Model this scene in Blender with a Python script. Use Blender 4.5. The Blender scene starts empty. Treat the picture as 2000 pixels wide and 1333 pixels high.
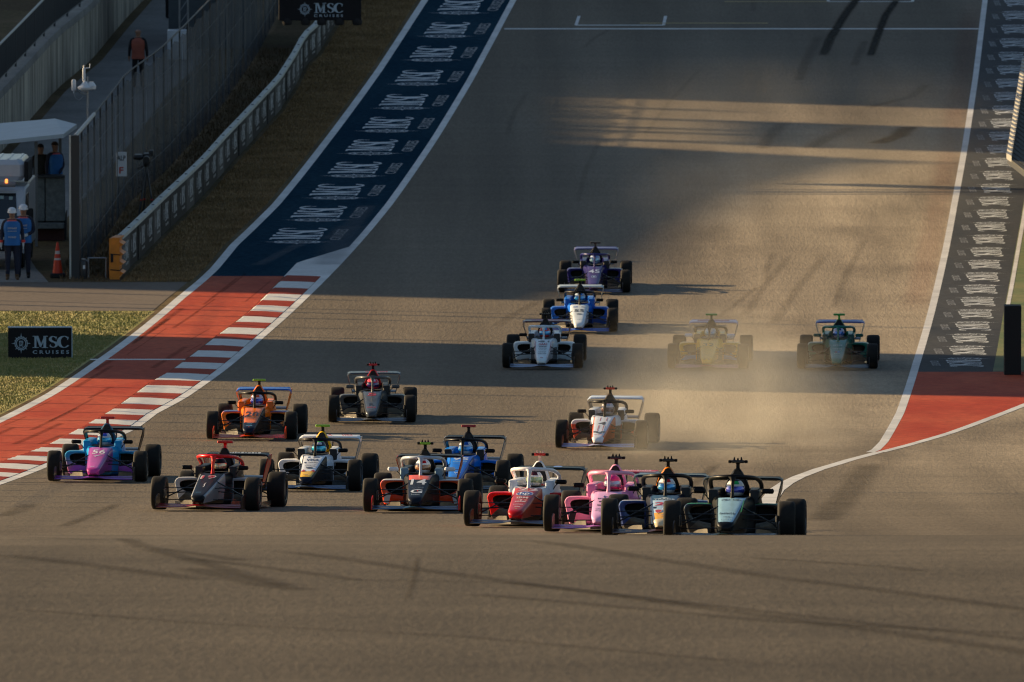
import bpy, math, random
from mathutils import Vector, Matrix
random.seed(7)
R = math.radians
scene = bpy.context.scene
col = scene.collection

# ------------------------------------------------------------------ camera, light, exposure
F = 25000.0                       # focal length in pixels of the 2000 px wide photograph (450 mm)
CAM_H = 20.0
PITCH = 0.068 + 666.5 / F         # the long lens looks down the hill
SUN_EL, SUN_AZ = R(15.0), R(22.0) # shadows run to +X and a little towards the camera

cam_data = bpy.data.cameras.new('camera')
cam_data.sensor_width = 36.0
cam_data.lens = 450.0
cam_data.clip_start = 1.0
cam_data.clip_end = 4000.0
cam_data.dof.use_dof = True
cam_data.dof.focus_distance = 205.0
cam_data.dof.aperture_fstop = 9.0
cam = bpy.data.objects.new('camera', cam_data)
cam.location = (0, 0, CAM_H)
cam.rotation_euler = (math.pi / 2 - PITCH, 0, 0)
col.objects.link(cam)
scene.camera = cam

world = bpy.data.worlds.new('World')
scene.world = world
world.use_nodes = True
wn = world.node_tree.nodes
wn.clear()
sky = wn.new('ShaderNodeTexSky')
sky.sky_type = 'NISHITA'
sky.sun_disc = False
sky.sun_elevation = SUN_EL
sky.sun_rotation = math.atan2(-math.cos(SUN_AZ), math.sin(SUN_AZ))
sky.dust_density = 0.8
sky.ozone_density = 1.6
bg = wn.new('ShaderNodeBackground')
bg.inputs['Strength'].default_value = 0.052
wo = wn.new('ShaderNodeOutputWorld')
world.node_tree.links.new(sky.outputs[0], bg.inputs[0])
world.node_tree.links.new(bg.outputs[0], wo.inputs[0])

sun_data = bpy.data.lights.new('sun', 'SUN')
sun_data.energy = 5.0
sun_data.angle = R(0.5)
sun_data.color = (1.0, 0.73, 0.41)
sun = bpy.data.objects.new('sun', sun_data)
SUN_D = Vector((math.cos(SUN_AZ) * math.cos(SUN_EL), -math.sin(SUN_AZ) * math.cos(SUN_EL), -math.sin(SUN_EL)))
sun.rotation_euler = SUN_D.to_track_quat('-Z', 'Y').to_euler()
sun.location = (-60, 300, 80)
col.objects.link(sun)

scene.view_settings.view_transform = 'Standard'
scene.view_settings.look = 'None'
scene.view_settings.gamma = 1.0
scene.view_settings.use_curve_mapping = False
scene.view_settings.exposure = 1.10
scene.render.engine = 'CYCLES'
scene.cycles.max_bounces = 6
scene.cycles.transparent_max_bounces = 12
scene.cycles.volume_bounces = 0
scene.cycles.volume_step_rate = 1.0
scene.cycles.use_denoising = True
scene.cycles.filter_width = 1.15

# ------------------------------------------------------------------ ground profile
CP, SP = math.cos(PITCH), math.sin(PITCH)

def at_depth(px, py, D):
    u, v = (px - 1000.0) / F, (py - 666.5) / F
    return Vector((D * u, D * (CP - v * SP), CAM_H + D * (-SP - v * CP)))

def poly(D):
    t = (D - 290.0) / 100.0
    return C3[0] * t ** 3 + C3[1] * t ** 2 + C3[2] * t + C3[3]
C3 = (53.9922, -78.052, -507.3272, 657.0708)
tab = [(150, 1046.0), (155, 1048.6), (160, 1052.8), (165, 1056.6), (170, 1058.6)] + [(d, poly(d)) for d in range(176, 421, 6)]
def y_of(D):
    if D >= tab[-1][0]:
        s = (tab[-1][1] - tab[-2][1]) / (tab[-1][0] - tab[-2][0])
        return tab[-1][1] + s * (D - tab[-1][0])
    for i in range(len(tab) - 1):
        if tab[i][0] <= D <= tab[i + 1][0]:
            break
    def sl(k):
        if k == 0: return 0.0
        if k == len(tab) - 1: return (tab[k][1] - tab[k - 1][1]) / (tab[k][0] - tab[k - 1][0])
        return (tab[k + 1][1] - tab[k - 1][1]) / (tab[k + 1][0] - tab[k - 1][0])
    x0, a = tab[i]; x1, b = tab[i + 1]; h = x1 - x0; t = (D - x0) / h
    return (a * (1 + 2 * t) * (1 - t) ** 2 + sl(i) * h * t * (1 - t) ** 2 + b * t * t * (3 - 2 * t) + sl(i + 1) * h * t * t * (t - 1))
prof = [at_depth(1000, y_of(150 + 0.5 * k), 150 + 0.5 * k) for k in range(541)]
PY = [p.y for p in prof]; PZ = [p.z for p in prof]
S0 = (PZ[1] - PZ[0]) / (PY[1] - PY[0])
S1 = (PZ[-1] - PZ[-41]) / (PY[-1] - PY[-41])
import bisect
def zraw(Y):
    if Y <= PY[0]:
        d = PY[0] - Y
        return PZ[0] - S0 * d - 0.5 * 7.0e-4 * d * d
    if Y >= PY[-1]:
        return PZ[-1] + S1 * (Y - PY[-1])
    i = bisect.bisect_right(PY, Y) - 1
    i = min(i, len(PY) - 2)
    t = (Y - PY[i]) / (PY[i + 1] - PY[i])
    return PZ[i] * (1 - t) + PZ[i + 1] * t
ZT = [zraw(float(k)) for k in range(0, 1001)]
def zg(Y):
    Y = max(0.0, min(999.999, Y)); k = int(Y); t = Y - k
    return ZT[k] * (1 - t) + ZT[k + 1] * t
def slope(Y):
    return (zg(Y + 2) - zg(Y - 2)) / 4.0
def proj(p):
    d = p.y * CP - (p.z - CAM_H) * SP
    return 1000 + F * p.x / d, 666.5 - F * (p.y * SP + (p.z - CAM_H) * CP) / d, d
def G(px, py, dz=0.0):
    lo, hi = 168.0, 520.0
    for _ in range(50):
        m = 0.5 * (lo + hi)
        if proj(Vector((0, m, zg(m))))[1] > py: lo = m
        else: hi = m
    Y = 0.5 * (lo + hi); z = zg(Y)
    d = proj(Vector((0, Y, z)))[2]
    return Vector(((px - 1000) / F * d, Y, z + dz))
def GN(px, py):                    # near side of the crest
    lo, hi = 60.0, 149.0
    for _ in range(50):
        m = 0.5 * (lo + hi)
        if proj(Vector((0, m, zg(m))))[1] < py: hi = m
        else: lo = m
    Y = 0.5 * (lo + hi); z = zg(Y)
    return Vector(((px - 1000) / F * proj(Vector((0, Y, z)))[2], Y, z))
def up(p, py):                     # height above ground point p at which the pixel row py is reached
    lo, hi = 0.0, 40.0
    for _ in range(50):
        m = 0.5 * (lo + hi)
        if proj(Vector((p.x, p.y, p.z + m)))[1] > py: lo = m
        else: hi = m
    return lo

# ------------------------------------------------------------------ materials
def lin(c):
    if isinstance(c, str):
        c = c.lstrip('#'); c = tuple(int(c[i:i + 2], 16) / 255.0 for i in (0, 2, 4))
        return tuple(x / 12.92 if x <= 0.04045 else ((x + 0.055) / 1.055) ** 2.4 for x in c)
    return c
MC = {}
def mat(name, c, rough=0.5, metal=0.0, coat=0.0, var=0.0, scale=6.0, bump=0.0, spec=0.5, alpha=None, emit=0.0):
    key = (name, lin(c), rough, metal, coat)
    if key in MC: return MC[key]
    m = bpy.data.materials.new(name); m.use_nodes = True
    n = m.node_tree.nodes; L = m.node_tree.links; b = n['Principled BSDF']
    c = lin(c)
    b.inputs['Base Color'].default_value = (*c, 1)
    b.inputs['Roughness'].default_value = rough
    b.inputs['Metallic'].default_value = metal
    b.inputs['Specular IOR Level'].default_value = spec
    b.inputs['Coat Weight'].default_value = coat
    b.inputs['Coat Roughness'].default_value = 0.08
    if emit:
        b.inputs['Emission Color'].default_value = (*c, 1); b.inputs['Emission Strength'].default_value = emit
    if var or bump:
        tc = n.new('ShaderNodeTexCoord'); nz = n.new('ShaderNodeTexNoise')
        nz.inputs['Scale'].default_value = scale; nz.inputs['Detail'].default_value = 6.0
        nz.inputs['Roughness'].default_value = 0.65
        L.new(tc.outputs['Object'], nz.inputs['Vector'])
        if var:
            mr = n.new('ShaderNodeMapRange')
            mr.inputs['From Min'].default_value = 0.3; mr.inputs['From Max'].default_value = 0.7
            mr.inputs['To Min'].default_value = 1 - var; mr.inputs['To Max'].default_value = 1 + var
            L.new(nz.outputs['Fac'], mr.inputs['Value'])
            mx = n.new('ShaderNodeVectorMath'); mx.operation = 'SCALE'
            mx.inputs[0].default_value = c
            L.new(mr.outputs[0], mx.inputs['Scale']); L.new(mx.outputs[0], b.inputs['Base Color'])
        if bump:
            bp = n.new('ShaderNodeBump'); bp.inputs['Strength'].default_value = bump; bp.inputs['Distance'].default_value = 0.02
            L.new(nz.outputs['Fac'], bp.inputs['Height']); L.new(bp.outputs[0], b.inputs['Normal'])
    if alpha is not None:
        b.inputs['Alpha'].default_value = alpha
    MC[key] = m
    return m
def vivid(c):
    c = lin(c); v = max(c); g = (c[0] + c[1] + c[2]) / 3
    if v < .03: return c
    k = min(1.5, .82 / v)
    return tuple(max(0.0, min(.86, (g + (x - g) * 1.12) * k)) for x in c)
def paint(c):
    c = vivid(c)
    if max(c) < .03: return mat('car_paint', c, rough=0.42, coat=0.03, var=0.10, scale=3.0, spec=.15)
    return mat('car_paint', c, rough=0.34, coat=0.20, var=0.10, scale=3.0, spec=.30)
def flat(c): return mat('print', c, rough=0.45, coat=0.3)

def ground_mat(name, c1, c2, sunlit_dust=None, **kw):
    return ground_mat_(name, c1, c2, sunlit_dust=sunlit_dust, **kw)
def ground_mat_(name, c1, c2, big=0.08, fine=9.0, rough=0.75, bump=0.25, stretch=(1, 1, 1), speck=0.25, spec=0.4, third=None, lanes=0.0, sunlit_dust=None, fstretch=None, rubbered=None):
    m = bpy.data.materials.new(name); m.use_nodes = True
    n = m.node_tree.nodes; L = m.node_tree.links; b = n['Principled BSDF']
    geo = n.new('ShaderNodeNewGeometry')
    mp = n.new('ShaderNodeMapping'); mp.inputs['Scale'].default_value = stretch
    L.new(geo.outputs['Position'], mp.inputs['Vector'])
    n1 = n.new('ShaderNodeTexNoise'); n1.inputs['Scale'].default_value = big; n1.inputs['Detail'].default_value = 7; n1.inputs['Roughness'].default_value = 0.62
    n2 = n.new('ShaderNodeTexNoise'); n2.inputs['Scale'].default_value = fine; n2.inputs['Detail'].default_value = 5; n2.inputs['Roughness'].default_value = 0.7
    L.new(mp.outputs[0], n1.inputs['Vector'])
    if fstretch:
        mf = n.new('ShaderNodeMapping'); mf.inputs['Scale'].default_value = fstretch; L.new(geo.outputs['Position'], mf.inputs['Vector']); L.new(mf.outputs[0], n2.inputs['Vector'])
    else: L.new(geo.outputs['Position'], n2.inputs['Vector'])
    r = n.new('ShaderNodeValToRGB')
    r.color_ramp.elements[0].position = 0.36; r.color_ramp.elements[1].position = 0.64
    r.color_ramp.elements[0].color = (*lin(c1), 1); r.color_ramp.elements[1].color = (*lin(c2), 1)
    if third:
        e = r.color_ramp.elements.new(0.5); e.color = (*lin(third), 1)
    L.new(n1.outputs['Fac'], r.inputs['Fac'])
    mr = n.new('ShaderNodeMapRange'); mr.inputs['From Min'].default_value = 0.3; mr.inputs['From Max'].default_value = 0.7
    mr.inputs['To Min'].default_value = 1 - speck; mr.inputs['To Max'].default_value = 1 + speck
    L.new(n2.outputs['Fac'], mr.inputs['Value'])
    out = mr.outputs[0]
    if lanes:
        # faint rubbered bands and paving joints along the direction of travel
        n3 = n.new('ShaderNodeTexNoise'); n3.inputs['Scale'].default_value = 1.0; n3.inputs['Detail'].default_value = 4
        m3 = n.new('ShaderNodeMapping'); m3.inputs['Scale'].default_value = (0.55, 0.008, 0.0); m3.inputs['Rotation'].default_value = (0, 0, R(-1.5))
        L.new(geo.outputs['Position'], m3.inputs['Vector']); L.new(m3.outputs[0], n3.inputs['Vector'])
        r3 = n.new('ShaderNodeMapRange'); r3.inputs['From Min'].default_value = 0.3; r3.inputs['From Max'].default_value = 0.7
        r3.inputs['To Min'].default_value = 1 - lanes; r3.inputs['To Max'].default_value = 1 + lanes
        L.new(n3.outputs['Fac'], r3.inputs['Value'])
        mu = n.new('ShaderNodeMath'); mu.operation = 'MULTIPLY'
        L.new(out, mu.inputs[0]); L.new(r3.outputs[0], mu.inputs[1]); out = mu.outputs[0]
        n4 = n.new('ShaderNodeTexNoise'); n4.inputs['Scale'].default_value = 1.0; n4.inputs['Detail'].default_value = 3
        m4 = n.new('ShaderNodeMapping'); m4.inputs['Scale'].default_value = (0.05, 0.6, 0.0)
        L.new(geo.outputs['Position'], m4.inputs['Vector']); L.new(m4.outputs[0], n4.inputs['Vector'])
        r4 = n.new('ShaderNodeMapRange'); r4.inputs['From Min'].default_value = 0.3; r4.inputs['From Max'].default_value = 0.7
        r4.inputs['To Min'].default_value = 0.93; r4.inputs['To Max'].default_value = 1.07
        L.new(n4.outputs['Fac'], r4.inputs['Value'])
        mu2 = n.new('ShaderNodeMath'); mu2.operation = 'MULTIPLY'
        L.new(out, mu2.inputs[0]); L.new(r4.outputs[0], mu2.inputs[1]); out = mu2.outputs[0]
    if rubbered:                       # the surface gets darker past the crest
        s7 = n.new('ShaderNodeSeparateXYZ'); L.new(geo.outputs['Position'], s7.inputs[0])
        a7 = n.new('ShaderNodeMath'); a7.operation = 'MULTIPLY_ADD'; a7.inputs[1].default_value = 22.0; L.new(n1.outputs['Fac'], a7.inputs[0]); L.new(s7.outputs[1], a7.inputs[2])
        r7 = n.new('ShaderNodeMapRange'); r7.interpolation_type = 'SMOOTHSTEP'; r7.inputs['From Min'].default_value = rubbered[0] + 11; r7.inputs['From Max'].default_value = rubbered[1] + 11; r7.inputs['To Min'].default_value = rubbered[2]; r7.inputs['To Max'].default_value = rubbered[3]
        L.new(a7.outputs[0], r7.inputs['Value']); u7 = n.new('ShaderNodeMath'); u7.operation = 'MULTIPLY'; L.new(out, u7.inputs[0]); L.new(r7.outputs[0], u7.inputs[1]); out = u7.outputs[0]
    vm = n.new('ShaderNodeVectorMath'); vm.operation = 'SCALE'
    L.new(r.outputs[0], vm.inputs[0]); L.new(out, vm.inputs['Scale'])
    L.new(vm.outputs[0], b.inputs['Base Color'])
    if sunlit_dust:                          # patchy pale dust that also puts the brighter sunlit side into the colour
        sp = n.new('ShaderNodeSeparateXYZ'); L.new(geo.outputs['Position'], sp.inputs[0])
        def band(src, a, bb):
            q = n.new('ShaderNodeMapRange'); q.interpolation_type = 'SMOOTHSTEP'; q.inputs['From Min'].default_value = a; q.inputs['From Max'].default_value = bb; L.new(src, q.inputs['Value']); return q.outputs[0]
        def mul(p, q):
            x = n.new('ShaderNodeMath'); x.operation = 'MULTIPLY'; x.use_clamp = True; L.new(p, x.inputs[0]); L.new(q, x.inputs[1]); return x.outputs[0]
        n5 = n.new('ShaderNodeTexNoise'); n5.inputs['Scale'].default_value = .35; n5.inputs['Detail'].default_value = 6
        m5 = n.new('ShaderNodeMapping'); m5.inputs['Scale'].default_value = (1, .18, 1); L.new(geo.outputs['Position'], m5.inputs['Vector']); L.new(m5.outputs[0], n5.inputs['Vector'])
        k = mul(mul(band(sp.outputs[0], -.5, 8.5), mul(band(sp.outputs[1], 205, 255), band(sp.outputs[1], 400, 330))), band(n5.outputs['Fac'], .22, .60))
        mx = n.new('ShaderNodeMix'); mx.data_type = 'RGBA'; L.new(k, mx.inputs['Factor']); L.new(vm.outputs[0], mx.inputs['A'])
        dv = n.new('ShaderNodeVectorMath'); dv.operation = 'SCALE'; dv.inputs[0].default_value = sunlit_dust; L.new(out, dv.inputs['Scale']); L.new(dv.outputs[0], mx.inputs['B'])
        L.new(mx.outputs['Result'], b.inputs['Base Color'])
    b.inputs['Roughness'].default_value = rough; b.inputs['Specular IOR Level'].default_value = spec
    if bump:
        bp = n.new('ShaderNodeBump'); bp.inputs['Strength'].default_value = bump; bp.inputs['Distance'].default_value = 0.03
        L.new(n2.outputs['Fac'], bp.inputs['Height']); L.new(bp.outputs[0], b.inputs['Normal'])
    return m

# ------------------------------------------------------------------ mesh helpers
class MB:
    def __init__(s): s.v = []; s.f = []; s.m = []
    def add(s, vs, fs, mi=0):
        o = len(s.v); s.v += [tuple(p) for p in vs]
        for k, f in enumerate(fs):
            s.f.append(tuple(i + o for i in f)); s.m.append(mi[k] if isinstance(mi, list) else mi)
        return s
    def box(s, c, d, mi=0, M=None, ch=0.0):
        x, y, z = d[0] / 2, d[1] / 2, d[2] / 2
        if ch > 0:
            k = min(ch, x * .9, y * .9, z * .9)
            def ring(a, b, zz): return [(-a + k, -b, zz), (a - k, -b, zz), (a, -b + k, zz), (a, b - k, zz), (a - k, b, zz), (-a + k, b, zz), (-a, b - k, zz), (-a, -b + k, zz)]
            rs = [ring(x - k * .7, y - k * .7, -z), ring(x, y, -z + k), ring(x, y, z - k), ring(x - k * .7, y - k * .7, z)]
            if M is None: rs = [[(p[0] + c[0], p[1] + c[1], p[2] + c[2]) for p in r] for r in rs]
            else: rs = [[Vector(c) + M @ Vector(p) for p in r] for r in rs]
            return s.loft(rs, mi)
        vs = [(i * x, j * y, k * z) for k in (-1, 1) for j in (-1, 1) for i in (-1, 1)]
        vs = [(Vector(c) + (M @ Vector(p) if M is not None else Vector(p))) for p in vs]
        return s.add(vs, [(0, 2, 3, 1), (4, 5, 7, 6), (0, 1, 5, 4), (2, 6, 7, 3), (0, 4, 6, 2), (1, 3, 7, 5)], mi)
    def loft(s, rings, mi=0, cap=True):
        n = len(rings[0]); o = len(s.v)
        for r in rings: s.v += [tuple(p) for p in r]
        for i in range(len(rings) - 1):
            for j in range(n):
                a, b = o + i * n + j, o + i * n + (j + 1) % n
                s.f.append((a, b, b + n, a + n)); s.m.append(mi(i, j) if callable(mi) else mi)
        if cap:
            s.f.append(tuple(o + j for j in range(n))[::-1]); s.m.append(mi(0, -1) if callable(mi) else mi)
            q = o + (len(rings) - 1) * n
            s.f.append(tuple(q + j for j in range(n))); s.m.append(mi(len(rings) - 2, -1) if callable(mi) else mi)
        return s
    def tube(s, path, r, n=8, mi=0, flat=1.0, cap=True):
        P = [Vector(p) for p in path]; rings = []
        for i, p in enumerate(P):
            t = (P[min(i + 1, len(P) - 1)] - P[max(i - 1, 0)]).normalized()
            a = t.cross(Vector((0, 0, 1)))
            if a.length < 1e-3: a = t.cross(Vector((0, 1, 0)))
            a.normalize(); b = a.cross(t).normalized()
            rr = r[i] if isinstance(r, (list, tuple)) else r
            rings.append([p + a * (rr * math.cos(2 * math.pi * k / n)) + b * (rr * flat * math.sin(2 * math.pi * k / n)) for k in range(n)])
        return s.loft(rings, mi, cap)
    def lathe(s, prof, n=24, c=(0, 0, 0), axis='x', mi=0, cap=True):
        rings = []
        for r, h in prof:
            ring = []
            for k in range(n):
                a = 2 * math.pi * k / n; p, q = r * math.cos(a), r * math.sin(a)
                ring.append({'x': (c[0] + h, c[1] + p, c[2] + q), 'z': (c[0] + p, c[1] + q, c[2] + h), 'y': (c[0] + p, c[1] + h, c[2] + q)}[axis])
            rings.append(ring)
        return s.loft(rings, mi, cap=cap)
    def mesh(s, name, smooth=35):
        me = bpy.data.meshes.new(name)
        me.from_pydata(s.v, [], s.f)
        nm = max(s.m) + 1 if s.m else 1
        for _ in range(nm): me.materials.append(None)
        me.polygons.foreach_set('material_index', s.m)
        if smooth:
            me.polygons.foreach_set('use_smooth', [True] * len(s.f))
            me.update()
            import bmesh
            bm = bmesh.new(); bm.from_mesh(me); bmesh.ops.recalc_face_normals(bm, faces=bm.faces[:]); bm.to_mesh(me); bm.free()
            me.set_sharp_from_angle(angle=R(smooth))
        me.update()
        return me

def obj(name, data, mats=None, parent=None, **props):
    if isinstance(data, MB): data = data.mesh(name)
    o = bpy.data.objects.new(name, data); col.objects.link(o)
    if mats is not None:
        if not isinstance(mats, (list, tuple)): mats = [mats]
        for i in range(len(data.materials)):
            o.material_slots[i].link = 'OBJECT'
            o.material_slots[i].material = mats[min(i, len(mats) - 1)]
    if parent is not None: o.parent = parent
    for k, v in props.items(): o[k] = v
    return o
def empty(name, loc=(0, 0, 0), rz=0.0, **props):
    o = bpy.data.objects.new(name, None); col.objects.link(o)
    o.location = loc; o.rotation_euler = (0, 0, rz); o.empty_display_size = 0.3
    for k, v in props.items(): o[k] = v
    return o

# ------------------------------------------------------------------ lettering (flat print): text turned into 2-D meshes
TXT = {}
def prepare_texts(strings):
    tmp = []
    for s in strings:
        cu = bpy.data.curves.new('text', 'FONT'); cu.body = s; cu.resolution_u = 2; cu.offset = 0.018
        o = bpy.data.objects.new('text', cu); col.objects.link(o); tmp.append((s, o, cu))
    dg = bpy.context.evaluated_depsgraph_get(); dg.update()
    for s, o, cu in tmp:
        me = bpy.data.meshes.new_from_object(o.evaluated_get(dg))
        vs = [(v.co.x, v.co.y) for v in me.vertices]; fs = [tuple(p.vertices) for p in me.polygons]
        x0, x1 = min(v[0] for v in vs), max(v[0] for v in vs); y0, y1 = min(v[1] for v in vs), max(v[1] for v in vs)
        TXT[s] = ([((x - x0) / (x1 - x0) - .5, (y - y0) / (y1 - y0) - .5) for x, y in vs], fs)
        bpy.data.meshes.remove(me)
    for s, o, cu in tmp:
        bpy.data.objects.remove(o); bpy.data.curves.remove(cu)

def stroke(pts, ws):
    vs = []; fs = []
    for i, p in enumerate(pts):
        a = pts[max(i - 1, 0)]; b = pts[min(i + 1, len(pts) - 1)]
        tx, ty = b[0] - a[0], b[1] - a[1]; l = math.hypot(tx, ty) or 1
        nx, ny = -ty / l, tx / l; w = ws[i] / 2
        vs += [(p[0] + nx * w, p[1] + ny * w), (p[0] - nx * w, p[1] - ny * w)]
    for i in range(len(pts) - 1): fs.append((2 * i, 2 * i + 1, 2 * i + 3, 2 * i + 2))
    return vs, fs
def serif_logo():                  # roman capitals M S C
    V = []; Fc = []
    def put(vs, fs):
        o = len(V); V.extend(vs); Fc.extend(tuple(i + o for i in f) for f in fs)
    def quad(*q): put(list(q), [(0, 1, 2, 3)])
    quad((.05, .05), (.105, .05), (.105, .95), (.05, .95)); quad((0, 0), (.17, 0), (.17, .05), (0, .05)); quad((0, .95), (.13, .95), (.13, 1), (0, 1))
    quad((.08, 1), (.155, 1), (.255, .22), (.20, .06)); quad((.20, .06), (.235, .06), (.37, .97), (.32, .97))
    quad((.30, .05), (.375, .05), (.375, .95), (.30, .95)); quad((.25, 0), (.43, 0), (.43, .05), (.25, .05)); quad((.30, .95), (.43, .95), (.43, 1), (.30, 1))
    S = []; W = []
    for k in range(17):
        t = k / 16
        a = R(20 + 250 * min(1, t * 2)) if t < .5 else R(90 - 250 * (t * 2 - 1))
        if t < .5: S.append((.575 + .085 * math.cos(a), .745 + .215 * math.sin(a)))
        else: S.append((.575 + .095 * math.cos(a), .27 + .23 * math.sin(a)))
        W.append(.05 + .055 * math.exp(-((t - .5) / .22) ** 2))
    put(*stroke(S, W))
    quad((.645, .70), (.66, .70), (.675, .93), (.655, .93)); quad((.485, .07), (.50, .07), (.50, .30), (.485, .30))
    S = []; W = []
    for k in range(21):
        a = R(38 + 284 * k / 20)
        S.append((.875 + .145 * math.cos(a), .5 + .47 * math.sin(a)))
        W.append(.052 + .055 * max(0, -math.cos(a)))
    put(*stroke(S, W))
    quad((.965, .66), (.985, .66), (1.0, .93), (.97, .90))
    return [(x - .5, y - .5) for x, y in V], Fc
def sun_emblem():
    V = []; Fc = []
    def put(vs, fs):
        o = len(V); V.extend(vs); Fc.extend(tuple(i + o for i in f) for f in fs)
    n = 32
    for r0, r1 in ((.215, .255), (.285, .325)):
        put([(r * math.cos(2 * math.pi * k / n), r * math.sin(2 * math.pi * k / n)) for k in range(n) for r in (r0, r1)],
            [(2 * k, 2 * k + 1, (2 * k + 3) % (2 * n), (2 * k + 2) % (2 * n)) for k in range(n)])
    for k in range(16):
        a = 2 * math.pi * k / 16; L = .5 if k % 4 == 0 else (.42 if k % 2 == 0 else .36); w = .085
        put([(.31 * math.cos(a - w), .31 * math.sin(a - w)), (L * math.cos(a), L * math.sin(a)), (.31 * math.cos(a + w), .31 * math.sin(a + w))], [(0, 1, 2)])
    v, f = TXT['m']; put([(x * .2, y * .13 + .06) for x, y in v], f)
    v, f = TXT['sc']; put([(x * .2, y * .13 - .08) for x, y in v], f)
    return V, Fc
def ring2d(r0, r1, n=28, a=1.0):
    return ([(r * a * math.cos(2 * math.pi * k / n), r * math.sin(2 * math.pi * k / n)) for k in range(n) for r in (r0, r1)],
            [(2 * k, 2 * k + 1, (2 * k + 3) % (2 * n), (2 * k + 2) % (2 * n)) for k in range(n)])
def disc2d(n=24):
    return ([(.5 * math.cos(2 * math.pi * k / n), .5 * math.sin(2 * math.pi * k / n)) for k in range(n)], [tuple(range(n))])
def dashes():                       # a row of small marks: lettering too small to read
    V = []; Fc = []; x = -.5; rnd = random.Random(4)
    while x < .47:
        w = min(.03 + .05 * rnd.random(), .5 - x); lo = -.5 + .25 * (rnd.random() > .7); hi = .5 - .3 * (rnd.random() > .6); o = len(V)
        V += [(x, lo), (x + w, lo), (x + w, hi), (x, hi)]; Fc.append((o, o + 1, o + 2, o + 3)); x += w + .025
    return V, Fc
prepare_texts(['m', 'sc', 'CRUISES', 'C R U I S E S', 'MSC', 'ALP', 'F', '56', '19', '28', '5', 'R', '18', 'VISA', 'Cash App', '14', 'G', '95', 'W', 'hp', 'IBM', '22', 'BWT', '3',
               'TRADE', '21', 'BetterUp', '4', '32', 'HAAS', '31', '55', '45', 'McLAREN', 'b'])
SHAPES = {'@msc': serif_logo(), '@sun': sun_emblem(), '@disc': disc2d(), '@ring': ring2d(.40, .5), '@thinring': ring2d(.46, .5),
          '@box': ([(-.5, -.5), (.5, -.5), (.5, .5), (-.5, .5)], [(0, 1, 2, 3)]),
          '@tri': ([(-.5, .5), (0, -.5), (.5, .5)], [(0, 1, 2)]),
          '@tria': ([(-.5, -.5), (.5, -.5), (0, .5)], [(0, 1, 2)]),
          '@star': ([(0, 0)] + [(p * math.cos(R(90 + 60 * k)), p * math.sin(R(90 + 60 * k))) for k, p in enumerate((.5, .06, .5, .06, .5, .06))], [(0, 1, 2), (0, 2, 3), (0, 3, 4), (0, 4, 5), (0, 5, 6), (0, 6, 1)]),
          '@shield': ([(-.5, .4), (-.1, .5), (.5, .3), (.35, -.2), (-.1, -.5), (-.4, -.1)], [(0, 1, 2, 3, 4, 5)]),
          '@cat': ([(-.5, .05), (-.36, .16), (-.18, .06), (.0, .10), (.2, .26), (.34, .28), (.5, .42), (.46, .18), (.3, .1), (.12, -.04), (-.02, -.12), (-.12, -.3), (-.3, -.5), (-.24, -.3), (-.2, -.08), (-.36, .06)],
                   [(0, 1, 15), (1, 2, 14, 15), (2, 3, 10, 14), (3, 4, 9, 10), (4, 5, 8, 9), (5, 6, 7, 8), (10, 11, 13, 14), (11, 12, 13)]),
          '@dash': dashes(),
          '@ess': stroke([(.2, .5), (-.1, .3), (-.2, .1), (.1, -.1), (.15, -.3), (-.2, -.5)], [.05, .3, .35, .35, .3, .05])}
def shape2d(key):
    return SHAPES[key] if key in SHAPES else TXT[key]
def flat_text(key, w, h, x=0, y=0):
    v, f = shape2d(key)
    return [(a * w + x, b * h + y) for a, b in v], f
def board_print(name, items, M, mats, parent, off=0.004):
    """items: (key, x, y, w, h, material index) on a plane whose axes are M's columns 0 and 1, normal column 2."""
    mb = MB()
    for key, x, y, w, h, mi in items:
        v, f = flat_text(key, w, h, x, y)
        mb.add([M @ Vector((a, b, off)) for a, b in v], f, mi)
    me = mb.mesh(name, smooth=0)
    return obj(name, me, mats, parent)
# ------------------------------------------------------------------ single-seater race car (local axes: front axle at y=0, nose towards -y)
def interp(keys, y):
    if y <= keys[0][0]: return keys[0][1:]
    for a, b in zip(keys, keys[1:]):
        if y <= b[0]:
            t = (y - a[0]) / (b[0] - a[0])
            return tuple(p * (1 - t) + q * t for p, q in zip(a[1:], b[1:]))
    return keys[-1][1:]
NOSE = [(-.992, .030, .176, .166, .020), (-.985, .052, .192, .160, .036), (-.97, .076, .211, .155, .055), (-.94, .098, .234, .148, .074), (-.90, .112, .252, .142, .086), (-.86, .120, .263, .138, .094), (-.5, .143, .334, .145, .112), (0, .172, .440, .160, .145),
        (.4, .194, .524, .175, .178), (.66, .208, .570, .18, .20)]
CROWN = 0.012
def nose_z(x, y):
    wt, zt, zb, wb = interp(NOSE, y)
    return zt + CROWN * (1 - min(1, abs(x) / wt) ** 2)
def nose_w(y): return interp(NOSE, y)[0]

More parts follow.
